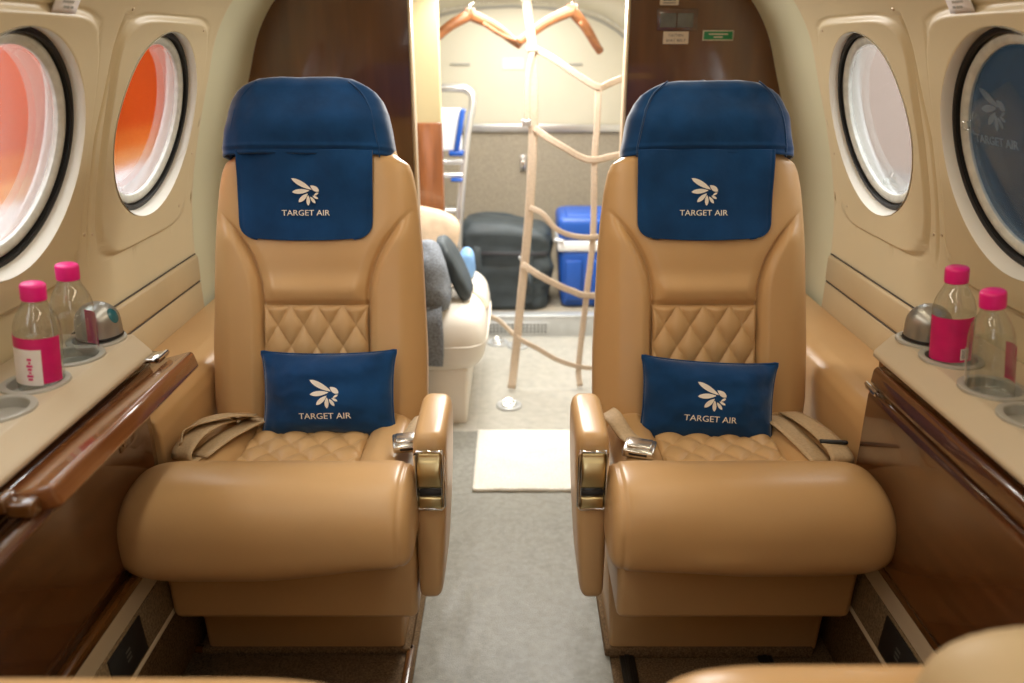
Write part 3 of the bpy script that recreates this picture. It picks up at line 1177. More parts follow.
belts(seat_r, 1,
      [([(.560, 1.47, .490), (.570, 1.42, .500), (.580, 1.35, .507), (.586, 1.29, .507), (.588, 1.262, .500), (.588, 1.262, .488), (.586, 1.285, .484)], (1, .12, -.05)),
       ([(.518, 1.46, .488), (.530, 1.40, .494), (.545, 1.33, .492), (.556, 1.27, .488)], (1, .35, -.05))],
      [([(.185, 1.47, .486), (.186, 1.42, .512), (.195, 1.385, .518), (.215, 1.345, .500), (.238, 1.315, .498)], [(.75, .3, .35), (.8, .3, .4), (.85, .45, .1), (.85, .5, 0), (.85, .5, 0)])],
      (.232, 1.300, .497), (-18, 6), ((.586, 1.300, .511), -6, (.050, .010, .006)))
belts(seat_l, -1,
      [([(-.540, 1.47, .486), (-.552, 1.42, .500), (-.572, 1.36, .516), (-.588, 1.31, .516), (-.594, 1.272, .506), (-.592, 1.268, .490), (-.580, 1.30, .484)], (1, -.35, .1)),
       ([(-.505, 1.45, .486), (-.520, 1.40, .496), (-.546, 1.34, .498), (-.572, 1.285, .490)], (1, -.55, .1)),
       ([(-.515, 1.43, .500), (-.545, 1.395, .520), (-.585, 1.36, .524), (-.61, 1.33, .515), (-.612, 1.29, .500)], [(.75, -.6, .2), (.6, -.7, .2), (.3, -.9, .2), (.2, -.9, .3), (.4, -.7, .3)])],
      [([(-.172, 1.46, .490), (-.176, 1.41, .508), (-.184, 1.36, .508), (-.194, 1.32, .502)], (1, .2, .1))],
      (-.192, 1.306, .506), (10, 6), ((-.545, 1.405, .505), -30, (.030, .010, .008)))

# ------------------------------------------------------------------ side cabinets with drink ledge
HOLES = {1: [(.683, 1.236), (.683, 1.155), (.684, 1.040), (.686, .945)], -1: [(-.692, 1.242), (-.691, 1.165), (-.692, 1.062), (-.690, .970)]}
ZL = .731


def cut(o, cutters):
    for c in cutters:
        md = o.modifiers.new('b', 'BOOLEAN')
        md.operation = 'DIFFERENCE'
        md.object = c
        md.solver = 'EXACT'
    bpy.context.view_layer.update()
    dg = bpy.context.evaluated_depsgraph_get()
    me = bpy.data.meshes.new_from_object(o.evaluated_get(dg))
    o.modifiers.clear()
    o.data = me
    for c in cutters:
        bpy.data.objects.remove(c)


def cabinet(side, label):
    root = empty('side_cabinet', (side * .68, .60, .35), label, 'cabinet', 'side cabinets')
    S = lambda poly: [(side * a, b) for a, b in poly]
    ye = 1.272
    # drink ledge: top, sloped lip, with a chamfered aft corner
    poly = [(.786, ZL), (.644, ZL), (.640, ZL - .002), (.611, ZL - .021), (.607, ZL - .026), (.608, ZL - .033), (.622, ZL - .038), (.786, ZL - .038)]
    v, f = prism(S(poly), -.35, ye)
    v = [(x, y - (.022 * max(0, (.648 - abs(x)) / .049) if y > 1 and abs(x) < .648 else 0), z) for x, y, z in v]
    led = mesh('drink_ledge', *bevelled((v, f), .003, 3), console_m, root, sharp=45)
    cuts = []
    for hx, hy in HOLES[side]:
        vv, ff_ = lathe([(0, ZL - .016), (.0405, ZL - .016), (.0405, ZL + .02), (0, ZL + .02)], (hx, hy, 0), 48)
        cuts.append(mesh('cutter', vv, ff_, console_m))
    cut(led, cuts)
    led.data.set_sharp_from_angle(angle=math.radians(40))
    for hx, hy in HOLES[side]:
        pr = [(.0365, .0015), (.0375, .0035), (.044, .0042), (.0462, .003), (.0466, -.0004), (.0398, -.0004), (.0396, -.0145), (0, -.0145), (0, -.012), (.0360, -.012), (.0365, .0015)]
        v, f = lathe(pr, (hx, hy, ZL), 48)
        mesh('cup_holder', v, f, ringg_m, root, sharp=50)
    # wooden carcass
    zt = ZL - .038
    body = MB().add(*bevelled(prism(S([(.638, .352), (.638, zt - .050), (.630, zt - .048), (.626, zt), (.786, zt), (.780, .352)]), -.35, ye - .004), .002))
    body.build('cabinet_body', wood_m, root, sharp=40)
    # lower edge moulding
    mesh('edge_moulding', *bevelled(prism(S([(.621, .351), (.621, .366), (.627, .370), (.636, .370), (.636, .351)]), -.35, ye - .006), .002), wood_dark, root, sharp=40)
    return root


cab_r = cabinet(1, 'glossy wooden side cabinet with beige drink ledge and closed table leaf, under the dimmed window')
cab_l = cabinet(-1, 'glossy wooden side cabinet with beige drink ledge and raised table leaf, under the orange windows')

# right: stowed table leaf, rounded top edge, end cap and hinge
v, f = prism([(.640, .372), (.615, .372), (.612, .385), (.612, .626), (.615, .637), (.621, .641), (.640, .641)], -.33, 1.258)
leaf = mesh('table_leaf', *bevelled((v, f), .004, 3), wood_m, cab_r, sharp=50)
v, f = prism([(.632, .648), (.608, .650), (.605, .658), (.607, .678), (.612, .684), (.632, .684)], -.33, 1.242)
mesh('upper_rail', *bevelled((v, f), .003, 3), wood_m, cab_r, sharp=50)
mesh('hinge', *MB().add(*rbox((.606, 1.232, .645), (.008, .040, .010), .003)).add(*tube([(.605, 1.252, .648), (.605, 1.21, .648)], .004, 10, 0)).__dict__.values(), chrome_m, cab_r, sharp=50)
# left: opened leaf, tilted slab with hinge ends, second rail underneath
R = Matrix.Rotation(math.radians(-14), 3, 'Y')


def slab(c, sx, sz, y0, y1, r, rot):
    v, f = rbox((0, 0, 0), (sx, y1 - y0, sz), r, 4)
    return [rot @ Vector(p) + Vector((c[0], (y0 + y1) / 2, c[1])) for p in v], f


Rl = Matrix.Rotation(math.radians(16), 3, 'Y') @ Matrix.Identity(3)
v, f = slab((-.572, .682), .074, .032, .815, 1.258, .007, Matrix.Rotation(math.radians(-16), 3, 'Y'))
leaf_l = mesh('table_leaf', v, f, wood_lit, cab_l, sharp=50)
v, f = slab((-.582, .652), .060, .019, .65, 1.226, .005, Matrix.Rotation(math.radians(-34), 3, 'Y'))
mesh('under_rail', v, f, wood_m, cab_l, sharp=50)
v, f = prism([(-.632, .650), (-.613, .653), (-.610, .661), (-.611, .676), (-.616, .684), (-.632, .684)], -.33, 1.258)
mesh('upper_rail', *bevelled((v, f), .003, 3), wood_m, cab_l, sharp=50)
v, f = prism([(-.645, .385), (-.632, .385), (-.630, .40), (-.630, .622), (-.633, .633), (-.637, .637), (-.645, .637)], -.33, 1.240)
mesh('folded_panel', *bevelled((v, f), .004, 3), wood_m, cab_l, sharp=50)
q = MB().add(*rbox((-.600, 1.242, .700), (.030, .040, .008), .002, 2)).add(*tube([(-.588, 1.262, .702), (-.588, 1.222, .702)], .0045, 12, 0))
q.build('latch', chrome_m, cab_l, sharp=50)
q = MB().add(*rbox((-.570, .802, .686), (.032, .022, .019), .003, 2)).add(*rbox((-.589, .802, .693), (.013, .028, .02), .003, 2))
q.build('hinge', wood_dark, cab_l, sharp=50)
q = MB().add(*rbox((-.6305, 1.16, .590), (.004, .048, .030), .0015, 2)).add(*rbox((-.629, 1.16, .590), (.004, .032, .015), .001, 2))
q.build('recessed_pull', wood_dark, cab_l, sharp=50)


# ------------------------------------------------------------------ bottles, domes
BP = [(0.0000, 0.0023), (0.0224, 0.0000), (0.0286, 0.0023), (0.0308, 0.0069), (0.0305, 0.0230), (0.0300, 0.0345), (0.0305, 0.0460), (0.0305, 0.0874), (0.0297, 0.0989), (0.0263, 0.1115), (0.0207, 0.1230), (0.0168, 0.1299), (0.0155, 0.1346), (0.0155, 0.1426)]


def wrap(c, r, z0, z1, a0, a1, n=28, lift=.0005):
    """Patch of a cylinder between two angles (degrees)."""
    def fn(i, j):
        a = math.radians(a0 + (a1 - a0) * i / (n - 1))
        return Vector((c[0] + (r + lift) * math.cos(a), c[1] + (r + lift) * math.sin(a), c[2] + z0 + (z1 - z0) * j / 3))
    return grid(fn, n, 4)


def bottle(x, y, label, ang, kind, taper=0., lean=(0, 0)):
    z = ZL - .012
    root = empty('water_bottle', (x, y, z), label, 'bottle', 'small water bottles in the cup holders')
    root.rotation_euler = (math.radians(lean[0]), math.radians(lean[1]), 0)
    c = (x, y, z)
    pr = [(r * (1 + taper * (.055 - zz) / .11), zz) for r, zz in BP]
    body = mesh('bottle_body', *lathe(pr + [(.014, .1424), (.014, .135)], c, 40), plastic_m, root)
    wl = [(max(0, r * (1 + taper * (.055 - zz) / .11) - .0012), zz + (.002 if zz < .003 else 0)) for r, zz in BP if zz < .098]
    if kind != 'empty':
        mesh('water', *lathe(wl + [(0, wl[-1][1])], c, 40), water_m, body)
    cap = [(0, .161), (.0140, .161), (.0160, .1593), (.0167, .1565), (.0167, .139), (.0163, .1375), (.0156, .137), (.0150, .139)]
    v, f = lathe(cap, c, 56)
    # fine grip ribs
    v = [Vector(c) + Vector((((p.x - x) * k), ((p.y - y) * k), p.z - z)) for p, k in ((p, 1 + (.018 * (i % 2) if .139 < p.z - z < .157 and math.hypot(p.x - x, p.y - y) > .0170 else 0)) for i, p in enumerate(v))]
    mesh('cap', v, f, pink_m, root)
    r = .0305
    if kind == 'full':          # magenta wrap with a barcode box
        lb = mesh('label', *wrap(c, r, .018, .088, ang - 75, ang + 62), label_m, root)
        mesh('barcode_box', *wrap(c, r, .022, .040, ang + 22, ang + 46, 8, .0009), label_w, lb)
        b = MB()
        for k in range(5):
            b.add(*wrap(c, r, .024, .038, ang + 26 + k * 3.6, ang + 27.6 + k * 3.6, 3, .0013))
        b.build('barcode_lines', ink_m, lb)
    elif kind == 'panel':       # pink wrap with a white panel and pink lettering
        lb = mesh('label', *wrap(c, r, .020, .088, ang - 100, ang + 60), label_m, root)
        mesh('white_panel', *wrap(c, r, .018, .072, ang - 80, ang + 6, 20, .0009), label_w, lb)
        b = MB()
        for k in range(7):
            h = .0018 + .0010 * math.sin(k * 2.1)
            b.add(*wrap(c, r, .026 + k * .005, .0295 + k * .005, ang - 22 - h * 3000, ang - 22 + h * 2600, 5, .0014))
        b.build('pink_script', ink_pink, lb)
    else:                        # clear bottle, label seen at its sides
        lb = mesh('label', *wrap(c, r, .022, .078, ang + 95, ang + 150), label_m, root)
        mesh('label_edge', *wrap(c, r * 1., .024, .074, ang - 100, ang - 72, 8), label_w, root)
        if taper:
            pass
    return root


bottle(.683, 1.155, 'full water bottle with magenta label facing the camera, pink cap, beside the silver dome', 245, 'full', 0, (-1, -6))
bottle(.678, 1.036, 'clear bottle with pink cap standing in front of the magenta labelled bottle', 235, 'clear', .10, (-1, -9))
bottle(-.688, 1.172, 'clear bottle with bright pink cap, beside the silver dome with a painted teal reflection', -62, 'clear', 0, (0, 4))
bottle(-.688, 1.068, 'bottle with pink cap and white panel on its pink label, left ledge nearest the camera', -62, 'panel', 0, (-1, 6))


def dome(x, y, label, teal):
    root = empty('dome_cover', (x, y, ZL - .0118), label, 'dome', 'silver domes on the ledges')
    pr = [(.0345, .0), (.0355, .002), (.0355, .036)]
    for k in range(13):
        a = PI / 2 * k / 12
        pr.append((.0352 * math.cos(a), .042 + .034 * math.sin(a)))
    pr = [(0, 0)] + pr
    pr[-1] = (0, pr[-1][1])
    v, f = lathe(pr, (x, y, ZL - .0118), 56)
    d = mesh('dome_shell', v, f, silver_m, root, sharp=60)
    mesh('base_groove', *lathe([(.0358, .0165), (.0364, .018), (.0364, .020), (.0358, .0215)], (x, y, ZL - .0118), 48), black_m, root)
    if teal:  # teal reflection painted on the shell as a thin patch
        cz = ZL - .0118 + .042
        ax = Vector((.95, -.20, .40)).normalized()
        u = ax.cross(Vector((0, 0, 1))).normalized()
        w = u.cross(ax)
        vv = []
        for q in range(5):
            for k in range(24):
                a = 2 * PI * k / 24
                d0 = (ax + (u * math.cos(a) * .30 + w * math.sin(a) * .40) * q / 4).normalized()
                vv.append(Vector((x, y, cz)) + Vector((d0.x * .0356, d0.y * .0356, d0.z * .0345)))
        ff_ = []
        for q in range(4):
            for k in range(24):
                ff_.append((q * 24 + k, q * 24 + (k + 1) % 24, (q + 1) * 24 + (k + 1) % 24, (q + 1) * 24 + k))
        mesh('reflection_patch', vv, ff_, teal_m, root)
    return root


dome(.683, 1.236, 'plain silver dome in the ledge ring behind the magenta labelled bottle', False)
dome(-.688, 1.248, 'silver dome with a painted teal reflection in the end ring of the ledge', True)

# ------------------------------------------------------------------ wooden bulkheads at the aft end of the cabin
YB = 2.32


def bulk(side, xin, nm):
    pts = [(xin, 0.)]
    zz = [.02, .36]
    out = [(.70, 0.), (.785, .28)]
    k = 60
    smax = None
    for i in range(k + 1):
        s = SMAX * i / k
        p, n = prof(s)
        q = p - n * .027
        if q.x < abs(xin): break
        out.append((q.x, q.y))
    top = out[-1][1]
    poly = [(side * abs(xin), 0.0)] + [(side * a, b) for a, b in out] + [(side * abs(xin), top + .004)]
    o = mesh('wall_bulkhead_' + nm, *prism(poly, YB, YB + .03), wood_dark, smooth=False)
    tag(o, kind='structure')
    e = MB().add(*rbox((side * abs(xin) - side * .004, YB + .012, top / 2), (.009, .044, top), .003, 2))
    tag(e.build('trim_edge_bulkhead_' + nm, gold_m, sharp=50), kind='structure')


bulk(-1, .283, 'left')
bulk(1, .315, 'right')
# dark gasket line beside the left trim
tag(MB().add(*rbox((-.281, YB + .03, .70), (.004, .03, 1.40), .002, 1)).build('trim_gasket', seal_m), kind='structure')

yf = YB - .001


def plate(x0, x1, z0, z1, th=.003, r=.001):
    return rbox(((x0 + x1) / 2, yf - th / 2, (z0 + z1) / 2), (x1 - x0, th, z1 - z0), r, 2)


def letters(txt, x0, x1, z0, z1, y):
    v, f = fit(text2d(txt), x1 - x0, z1 - z0)
    cx = (x0 + x1) / 2
    return thicken(v, f, lambda a, b, l: Vector((cx + a, y - l, z0 + b)), .0004)


t = empty('switch_panel', (.443, yf, 1.255), 'dark panel with two smoked lenses on the wooden bulkhead', 'switch panel')
mesh('plate', *plate(.389, .498, 1.2273, 1.2829, .004), wood_m, t, sharp=40)
mesh('lens', *plate(.397, .440, 1.2354, 1.271, .007, .002), panelgrey_m, t, sharp=40)
mesh('lens', *plate(.443, .486, 1.2354, 1.271, .007, .002), panelgrey_m, t, sharp=40)
t = empty('belt_sign', (.443, yf, 1.21), 'cream sign reading fasten seat belt, under the dark switch panel', 'sign')
mesh('sign_plate', *plate(.408, .477, 1.1932, 1.2251), sign_m, t, sharp=40)
w = MB().add(*letters('FASTEN', .423, .462, 1.2121, 1.2186, yf - .003)).add(*letters('SEAT BELT', .416, .470, 1.1992, 1.2057, yf - .003))
w.build('sign_lettering', ink_m, t, smooth=False)
t = empty('exit_sign', (.557, yf, 1.215), 'small green sign with a pale border on the wooden bulkhead', 'sign')
mesh('sign_plate', *plate(.515, .599, 1.2019, 1.2283), sign_m, t, sharp=40)
g = mesh('green_face', *plate(.5178, .5962, 1.2046, 1.2256, .0042), green_m, t, sharp=40)
w = MB()
for x0, x1, z0 in ((.531, .583, 1.2164), (.545, .569, 1.2089)):
    w.add(*rbox(((x0 + x1) / 2, yf - .0044, z0 + .002), (x1 - x0, .001, .0032), 0))
w.build('sign_lines', sign_m, t, smooth=False)
t = empty('notice_plate', (.419, yf, 1.30), 'small cream plate above the dark switch panel, cut by the frame', 'sign')
mesh('sign_plate', *plate(.394, .444, 1.291, 1.315), sign_m, t, sharp=40)
w = MB()
for z0 in (1.2964, 1.3029):
    w.add(*rbox((.419, yf - .0032, z0), (.034, .001, .002), 0))
w.build('sign_lines', ink_m, t, smooth=False)

# small placards on the upper sidewalls
for side, lab in ((-1, 'small pale placard on the sidewall above the orange windows'), (1, 'small pale placard on the sidewall beside the dimmed window')):
    s0, s1 = s_at_z(1.236), s_at_z(1.261)
    y0, y1 = 1.215, 1.28
    c = WP(side, (s0 + s1) / 2, (y0 + y1) / 2, .006)
    t = empty('placard', c, lab, 'placard', 'sidewall placards')

    def pl(a0, a1, b0, b1, off):
        v1, f1 = grid(lambda i, j: WP(side, a0 + (a1 - a0) * j / 3, b0 + (b1 - b0) * i / 3, off + .0046), 4, 4)
        return v1, f1
    o = mesh('placard_face', *pl(s0, s1, y0, y1, .002), label_w, t)
    o.modifiers.new('s', 'SOLIDIFY').thickness = .0015
    w = MB()
    h = s1 - s0
    for fa, fb, ya, yb in ((.58, .72, .25, .72), (.28, .42, .35, .6), (.28, .42, .66, .78)):
        w.add(*pl(s0 + h * fa, s0 + h * fb, y0 + (y1 - y0) * ya, y0 + (y1 - y0) * yb, .0032))
    w.build('placard_marks', ringg_m, t)

# screws of the window panels
for side in (-1, 1):
    nm = bpy.data.objects['wall_left' if side < 0 else 'wall_right']
    for Y, z in ((YJ[0] + .015, .86), (YJ[0] - .015, .87), (1.82, 1.22), (1.83, .84), (YJ[0] + .05, 1.245), (1.902, .95)):
        s = s_at_z(z)
        p, n = prof(s)
        c = WP(side, s, Y, emboss(Y, s) + .0003)
        mesh('screw', *lathe([(0, .0012), (.0025, .001), (.0032, 0), (.0032, -.002)], c, 12, Vector((side * n.x, 0, n.y))), gold_m, nm)

# ------------------------------------------------------------------ aft compartment
YR = 4.02
K = .93


def AP(side, s, Y):
    p, n = prof(s)
    k = 1 - (1 - K) * (Y - 2.345) / (YR - 2.345)
    return Vector((side * (p.x) * k, Y, p.y * k))


mb = MB().add(*grid(lambda i, j: AP(1, SMAX * j / 60, 2.345 + (YR - 2.345) * i / 10), 11, 61))
tag(mb.build('wall_aft_right', rear_m), kind='structure')
# left side has the entry door opening
mb = MB()
for a, b in ((3.10, YR), (2.345, 2.42)):
    mb.add(*grid(lambda i, j: AP(-1, SMAX * j / 60, a + (b - a) * i / 6), 7, 61))
mb.add(*grid(lambda i, j: AP(-1, s_at_z(1.30) + (SMAX - s_at_z(1.30)) * j / 20, 2.42 + .68 * i / 6), 7, 21))
tag(mb.build('wall_aft_left', rear_m), kind='structure')
for side, nm in ((-1, 'left'), (1, 'right')):
    a, b = (2.345, YR) if side > 0 else (3.10, YR)
    tag(MB().add(*rbox((side * .72, (a + b) / 2, .18), (.03, b - a, .40), .004)).build('wall_aft_low_' + nm, carpet_r), kind='structure')
# rear wall: carpet below, silver rail, cream above
def section(z0, z1, y, k=K):
    ss0, ss1 = s_at_z(z0 / k), s_at_z(z1 / k) if z1 / k < 1.48 else SMAX
    right = [(prof(ss0 + (ss1 - ss0) * i / 24)[0] * k) for i in range(25)]
    poly = [(p.x, p.y) for p in right] + [(-p.x, p.y) for p in reversed(right)]
    return poly


tag(mesh('wall_rear', *prism(section(.80, 1.45, YR), YR, YR + .03), rear_m, smooth=False), kind='structure')
tag(mesh('wall_rear_carpet', *prism([(-.73, .0), (.73, .0), (.72, .80), (-.72, .80)], YR - .012, YR + .02), carpet_r, smooth=False), kind='structure')
tag(MB().add(*rbox((0, YR - .016, .812), (1.42, .022, .036), .004)).build('trim_rail_rear', alu_m, sharp=50), kind='structure')
arc = [AP(1, s, YR - .012) for s in [s_at_z(.86) + (SMAX - s_at_z(.86)) * i / 16 for i in range(17)]]
arc = [(p.x * .985, p.y, p.z * .985) for p in arc]
tag(MB().add(*tube(arc + [(-x, y, z) for x, y, z in reversed(arc[:-1])], .006, 8, 2)).build('trim_arch_rear', ringg_m), kind='structure')
# small slots, notices and a switch on the rear wall
for x0, x1, z0, cm in ((-.30, -.205, 1.105, ringg_m), (.26, .33, 1.105, ringg_m)):
    t = mesh('trim_slot', *rbox(((x0 + x1) / 2, YR - .004, z0), (x1 - x0, .008, .010), .002, 2), cm, sharp=50)
    tag(t, kind='structure')
t = mesh('paper_notice', *rbox((-.0, YR - .003, 1.108), (.10, .004, .050), .001, 1), label_w, loc=(0, YR, 1.1), smooth=False)
tag(t, 'small white notice on the cream rear wall behind the net', 'notice')
t = empty('wall_latch', (.05, YR - .012, .645), 'small silver latch on the carpeted rear wall', 'latch')
mesh('latch_plate', *rbox((.05, YR - .018, .645), (.030, .010, .075), .003, 2), alu_m, t, sharp=50)
mesh('latch_lever', *rbox((.05, YR - .027, .635), (.016, .014, .05), .004, 2), chrome_m, t, sharp=50)

# raised baggage floor with a metal sill
tag(MB().add(*rbox((0, 3.65, .045), (1.44, .78, .09), .003)).build('floor_baggage', carpet_r, sharp=50), kind='structure')
tag(MB().add(*rbox((0, 3.256, .05), (1.44, .02, .10), .004)).add(*rbox((0, 3.275, .096), (1.44, .06, .012), .004)).build('trim_sill', sill_m, sharp=50), kind='structure')
t = empty('vent_grille', (-.0, 3.246, .045), 'dotted metal grille in the sill of the baggage floor', 'grille')
mesh('grille_plate', *rbox((.005, 3.245, .045), (.30, .004, .055), .002, 2), sill_m, t, sharp=50)
d = MB()
for i in range(18):
    for j in range(3):
        d.add(*lathe([(.0045, 0), (.0045, .0012), (0, .0012)], (-.13 + i * .0159, 3.2432, .030 + j * .015), 8, Vector((0, -1, 0))))
d.build('grille_holes', ink_m, t, smooth=False)

# left partition behind the side-facing seat: cream above, wood below
YP = 3.02
tag(MB().add(*rbox((-.484, YP + .02, 1.15), (.44, .04, .46), .004)).build('wall_partition_upper', part_m, sharp=50), kind='structure')
tag(MB().add(*rbox((-.484, YP + .018, .462), (.444, .044, .924), .004)).build('wall_partition_lower', wood_light, sharp=50), kind='structure')

# side-facing aft seat
t = empty('side_facing_seat', (-.40, 2.50, 0), 'ivory side-facing seat behind the cabin seat, piled with clothes', 'seat')
def seat_roll(x0, x1, y0, y1, z0, z1, m, nm, r):
    mesh(nm, *superpad(x0, x1, y0, y1, z0, z1, r, 36, 36, None, None, 4.), m, t)
seat_roll(-.66, -.086, 2.37, 2.99, .165, .412, seatc_m, 'seat_pad', .105)
mesh('seat_base', *rbox((-.41, 2.69, .10), (.53, .58, .20), .012, 3, taper=(.97, 1)), seatc_m, t, sharp=50)
mesh('seat_welt', *tube([(-.60, 2.376, .285), (-.20, 2.372, .285), (-.125, 2.384, .285), (-.093, 2.44, .285), (-.086, 2.55, .285), (-.086, 2.85, .285), (-.12, 2.97, .285)], .004, 8, 5), seatc_m, t)
mesh('seat_back', *rbox((-.64, 2.68, .56), (.09, .62, .42), .04, 4), seatc_m, t, sharp=60)
mesh('seat_belt', *strap([(-.40, 2.60, .414), (-.25, 2.62, .418), (-.17, 2.63, .412), (-.115, 2.62, .385), (-.088, 2.61, .34)], .04, (.1, 1, 0), .003), web_m, t)
mesh('buckle', *rbox((-.160, 2.62, .418), (.05, .03, .010), .003, 2), chrome_m, t, sharp=50)

# clothes and cushion on it
def lump(name, c, s, m, seed, amp, n=40, rot=None, p=1., loc=None, **k):
    v = []
    R = rot or Matrix.Identity(3)
    for j in range(n + 1):
        th = PI * j / n
        for i in range(n):
            ph = 2 * PI * i / n
            d = Vector((sgnpow(math.sin(th), p) * sgnpow(math.cos(ph), p), sgnpow(math.sin(th), p) * sgnpow(math.sin(ph), p), sgnpow(math.cos(th), p)))
            q = Vector((d.x * s[0], d.y * s[1], d.z * s[2]))
            f_ = 1 + amp * noise.noise(q * (6) + Vector((seed, 0, 0))) + amp * .5 * noise.noise(q * 16 + Vector((0, seed, 0)))
            v.append(Vector(c) + R @ (q * f_))
    f = []
    for j in range(n):
        for i in range(n):
            f.append((j * n + i, j * n + (i + 1) % n, (j + 1) * n + (i + 1) % n, (j + 1) * n + i))
    return mesh(name, v, f, m, loc=loc, merge=1e-5, **k)


o = lump('seat_cushion_loose', (-.30, 2.76, .54), (.105, .05, .115), tanfab_m, 2.2, .06, 36, Matrix.Rotation(.25, 3, 'Y') @ Matrix.Rotation(-.3, 3, 'X'), .55, (-.30, 2.62, .42))
tag(o, 'tan fabric cushion leaning on the wooden partition above the ivory seat', 'cushion')
o.name = 'fabric_cushion'
o = lump('knit_jacket', (-.262, 2.46, .505), (.060, .09, .115), jean_m, 4.1, .22, 48, Matrix.Rotation(-.18, 3, 'Y'), .8, (-.262, 2.40, .43))
tag(o, 'grey knit jacket heaped at the edge of the ivory seat', 'jacket')
mesh('sleeve', *strap([(-.262, 2.46, .46), (-.256, 2.385, .425), (-.252, 2.352, .385), (-.250, 2.352, .30), (-.254, 2.354, .235)], .062, (1, .05, 0), .018, 6, .01), jean_m, o)
o = lump('sling_bag', (-.196, 2.54, .515), (.026, .085, .115), bag_m, 6.4, .2, 40, Matrix.Rotation(-.42, 3, 'Y'), .6, (-.195, 2.44, .43))
tag(o, 'black bag lying over the grey jacket on the ivory seat', 'bag')
o = lump('plastic_bag', (-.168, 2.80, .462), (.030, .045, .052), mat('pale_blue_plastic', (.22, .42, .75), rough=.3, bump=(40, .4, .01)), 8.3, .6, 32, None, .8, (-.145, 2.70, .43))
tag(o, 'pale blue plastic bag beside the black bag on the ivory seat', 'plastic bag')

# rug and floor film
def rug(i, j):
    u, v = i / 49, j / 49
    w = .004 * noise.noise(Vector((u * 5, v * 5, 2)))
    return Vector((-.115 + .46 * u + .003 * noise.noise(Vector((v * 30, 1, 0))), 1.962 + .37 * v + .003 * noise.noise(Vector((u * 30, 5, 0))), .016 + w))
v, f = grid(rug, 50, 50)
o = mesh('floor_rug', v, f, mat_m, loc=(.1, 2.15, .008))
o.modifiers.new('s', 'SOLIDIFY').thickness = .009
tag(o, 'small cream rug on the aisle floor between the wooden bulkheads', 'rug')


def film(x0, x1, y0, y1, z, seed, amp, nu=60, nv=120):
    def fn(i, j):
        u, v = i / (nu - 1), j / (nv - 1)
        x, y = x0 + (x1 - x0) * u, y0 + (y1 - y0) * v
        h = amp * (noise.noise(Vector((x * 9, y * 4, seed))) + .6 * abs(noise.noise(Vector((x * 5 + y * 7, y * 3, seed + 2)))) + .35 * noise.noise(Vector((x * 30, y * 16, seed))))
        return Vector((x, y, z + abs(h)))
    return grid(fn, nu, nv)


o = mesh('floor_film', *film(-.195, .195, .2, 1.95, .0085, 1.7, .0022), sheet_m, loc=(0, 1.1, .006))
tag(o, 'clear plastic film covering the grey aisle carpet between the seats', 'plastic film', 'clear floor films')
o = mesh('floor_film', *film(-.12, .60, 2.345, 3.235, .0085, 5.1, .010), sheet_m, loc=(.24, 2.8, .006))
tag(o, 'crumpled clear plastic film on the aft floor beneath the tan net', 'plastic film', 'clear floor films')

# tie-down rings in the aft floor
for x, y, lab in ((-.064, 3.157, 'chrome tie-down ring in the floor by the sill, left of the net strap'), (.021, 3.122, 'chrome tie-down ring in the floor by the sill, nearest the net strap'),
                  (-.014, 2.532, 'chrome tie-down ring in the floor just behind the cream rug')):
    t = empty('tie_down_ring', (x, y, .006), lab, 'floor ring', 'chrome floor rings')
    mesh('ring_cup', *lathe([(0, .0006), (.026, .0006), (.034, .010), (.040, .012), (.044, .009), (.045, 0)], (x, y, .006), 32), sill_m, t)
    pts = [(x + .02 * math.cos(a), y + .02 * math.sin(a), .020 + .006 * math.sin(a)) for a in [2 * PI * k / 16 for k in range(17)]]
    mesh('ring_loop', *tube(pts, .004, 8, 2), chrome_m, t)
    mesh('ring_stud', *lathe([(.007, 0), (.007, .012), (.004, .016), (0, .017)], (x, y, .006), 14), chrome_m, t)

# cargo net of tan webbing
t = empty('cargo_net', (.12, 2.70, 0), 'tan webbing cargo net hanging from the ceiling to the floor', 'cargo net')
bk = MB()
def wst(pts, w=.024, wd=(1, 0, 0), th=.003):
    w *= .88
    return mesh('net_strap', *strap(pts, w, wd, th, 6, .004), web_m, t)
wst([(.032, 2.75, 1.44), (.043, 2.72, 1.32), (.061, 2.70, 1.176), (.067, 2.70, .929), (.055, 2.70, .647), (.028, 2.70, .343), (.006, 2.69, .11), (-.006, 2.66, .018)], .034, (1, .25, 0), .004)
wst([(.276, 2.70, 1.064), (.276, 2.70, .95), (.272, 2.70, .832), (.276, 2.70, .578), (.259, 2.70, .343), (.240, 2.70, .094), (.246, 2.68, .018)], .024)
wst([(.068, 2.697, 1.180), (.13, 2.69, 1.150), (.20, 2.69, 1.105), (.277, 2.697, 1.063), (.32, 2.72, 1.076), (.55, 2.80, 1.16), (.64, 2.82, 1.18)], .026, (.3, 0, 1))
wst([(.070, 2.697, .935), (.12, 2.68, .902), (.176, 2.68, .870), (.225, 2.69, .842), (.272, 2.697, .832), (.36, 2.72, .846), (.66, 2.80, .89)], .025, (.1, 0, 1))
wst([(.057, 2.697, .674), (.10, 2.68, .655), (.145, 2.68, .605), (.20, 2.69, .578), (.276, 2.697, .570), (.36, 2.72, .580), (.68, 2.80, .62)], .020, (.1, 0, 1))
wst([(.032, 2.697, .475), (.09, 2.68, .440), (.155, 2.68, .404), (.21, 2.69, .378), (.262, 2.697, .360), (.36, 2.72, .364), (.68, 2.80, .40)], .026, (.1, 0, 1))
wst([(-.22, 3.04, .21), (-.07, 2.92, .20), (.014, 2.695, .205), (.09, 2.68, .165), (.16, 2.69, .120), (.246, 2.697, .088), (.34, 2.75, .06)], .020, (.2, 0, 1))
wst([(.064, 2.69, 1.184), (.050, 2.688, 1.12), (.044, 2.688, 1.04), (.044, 2.688, .955)], .020)
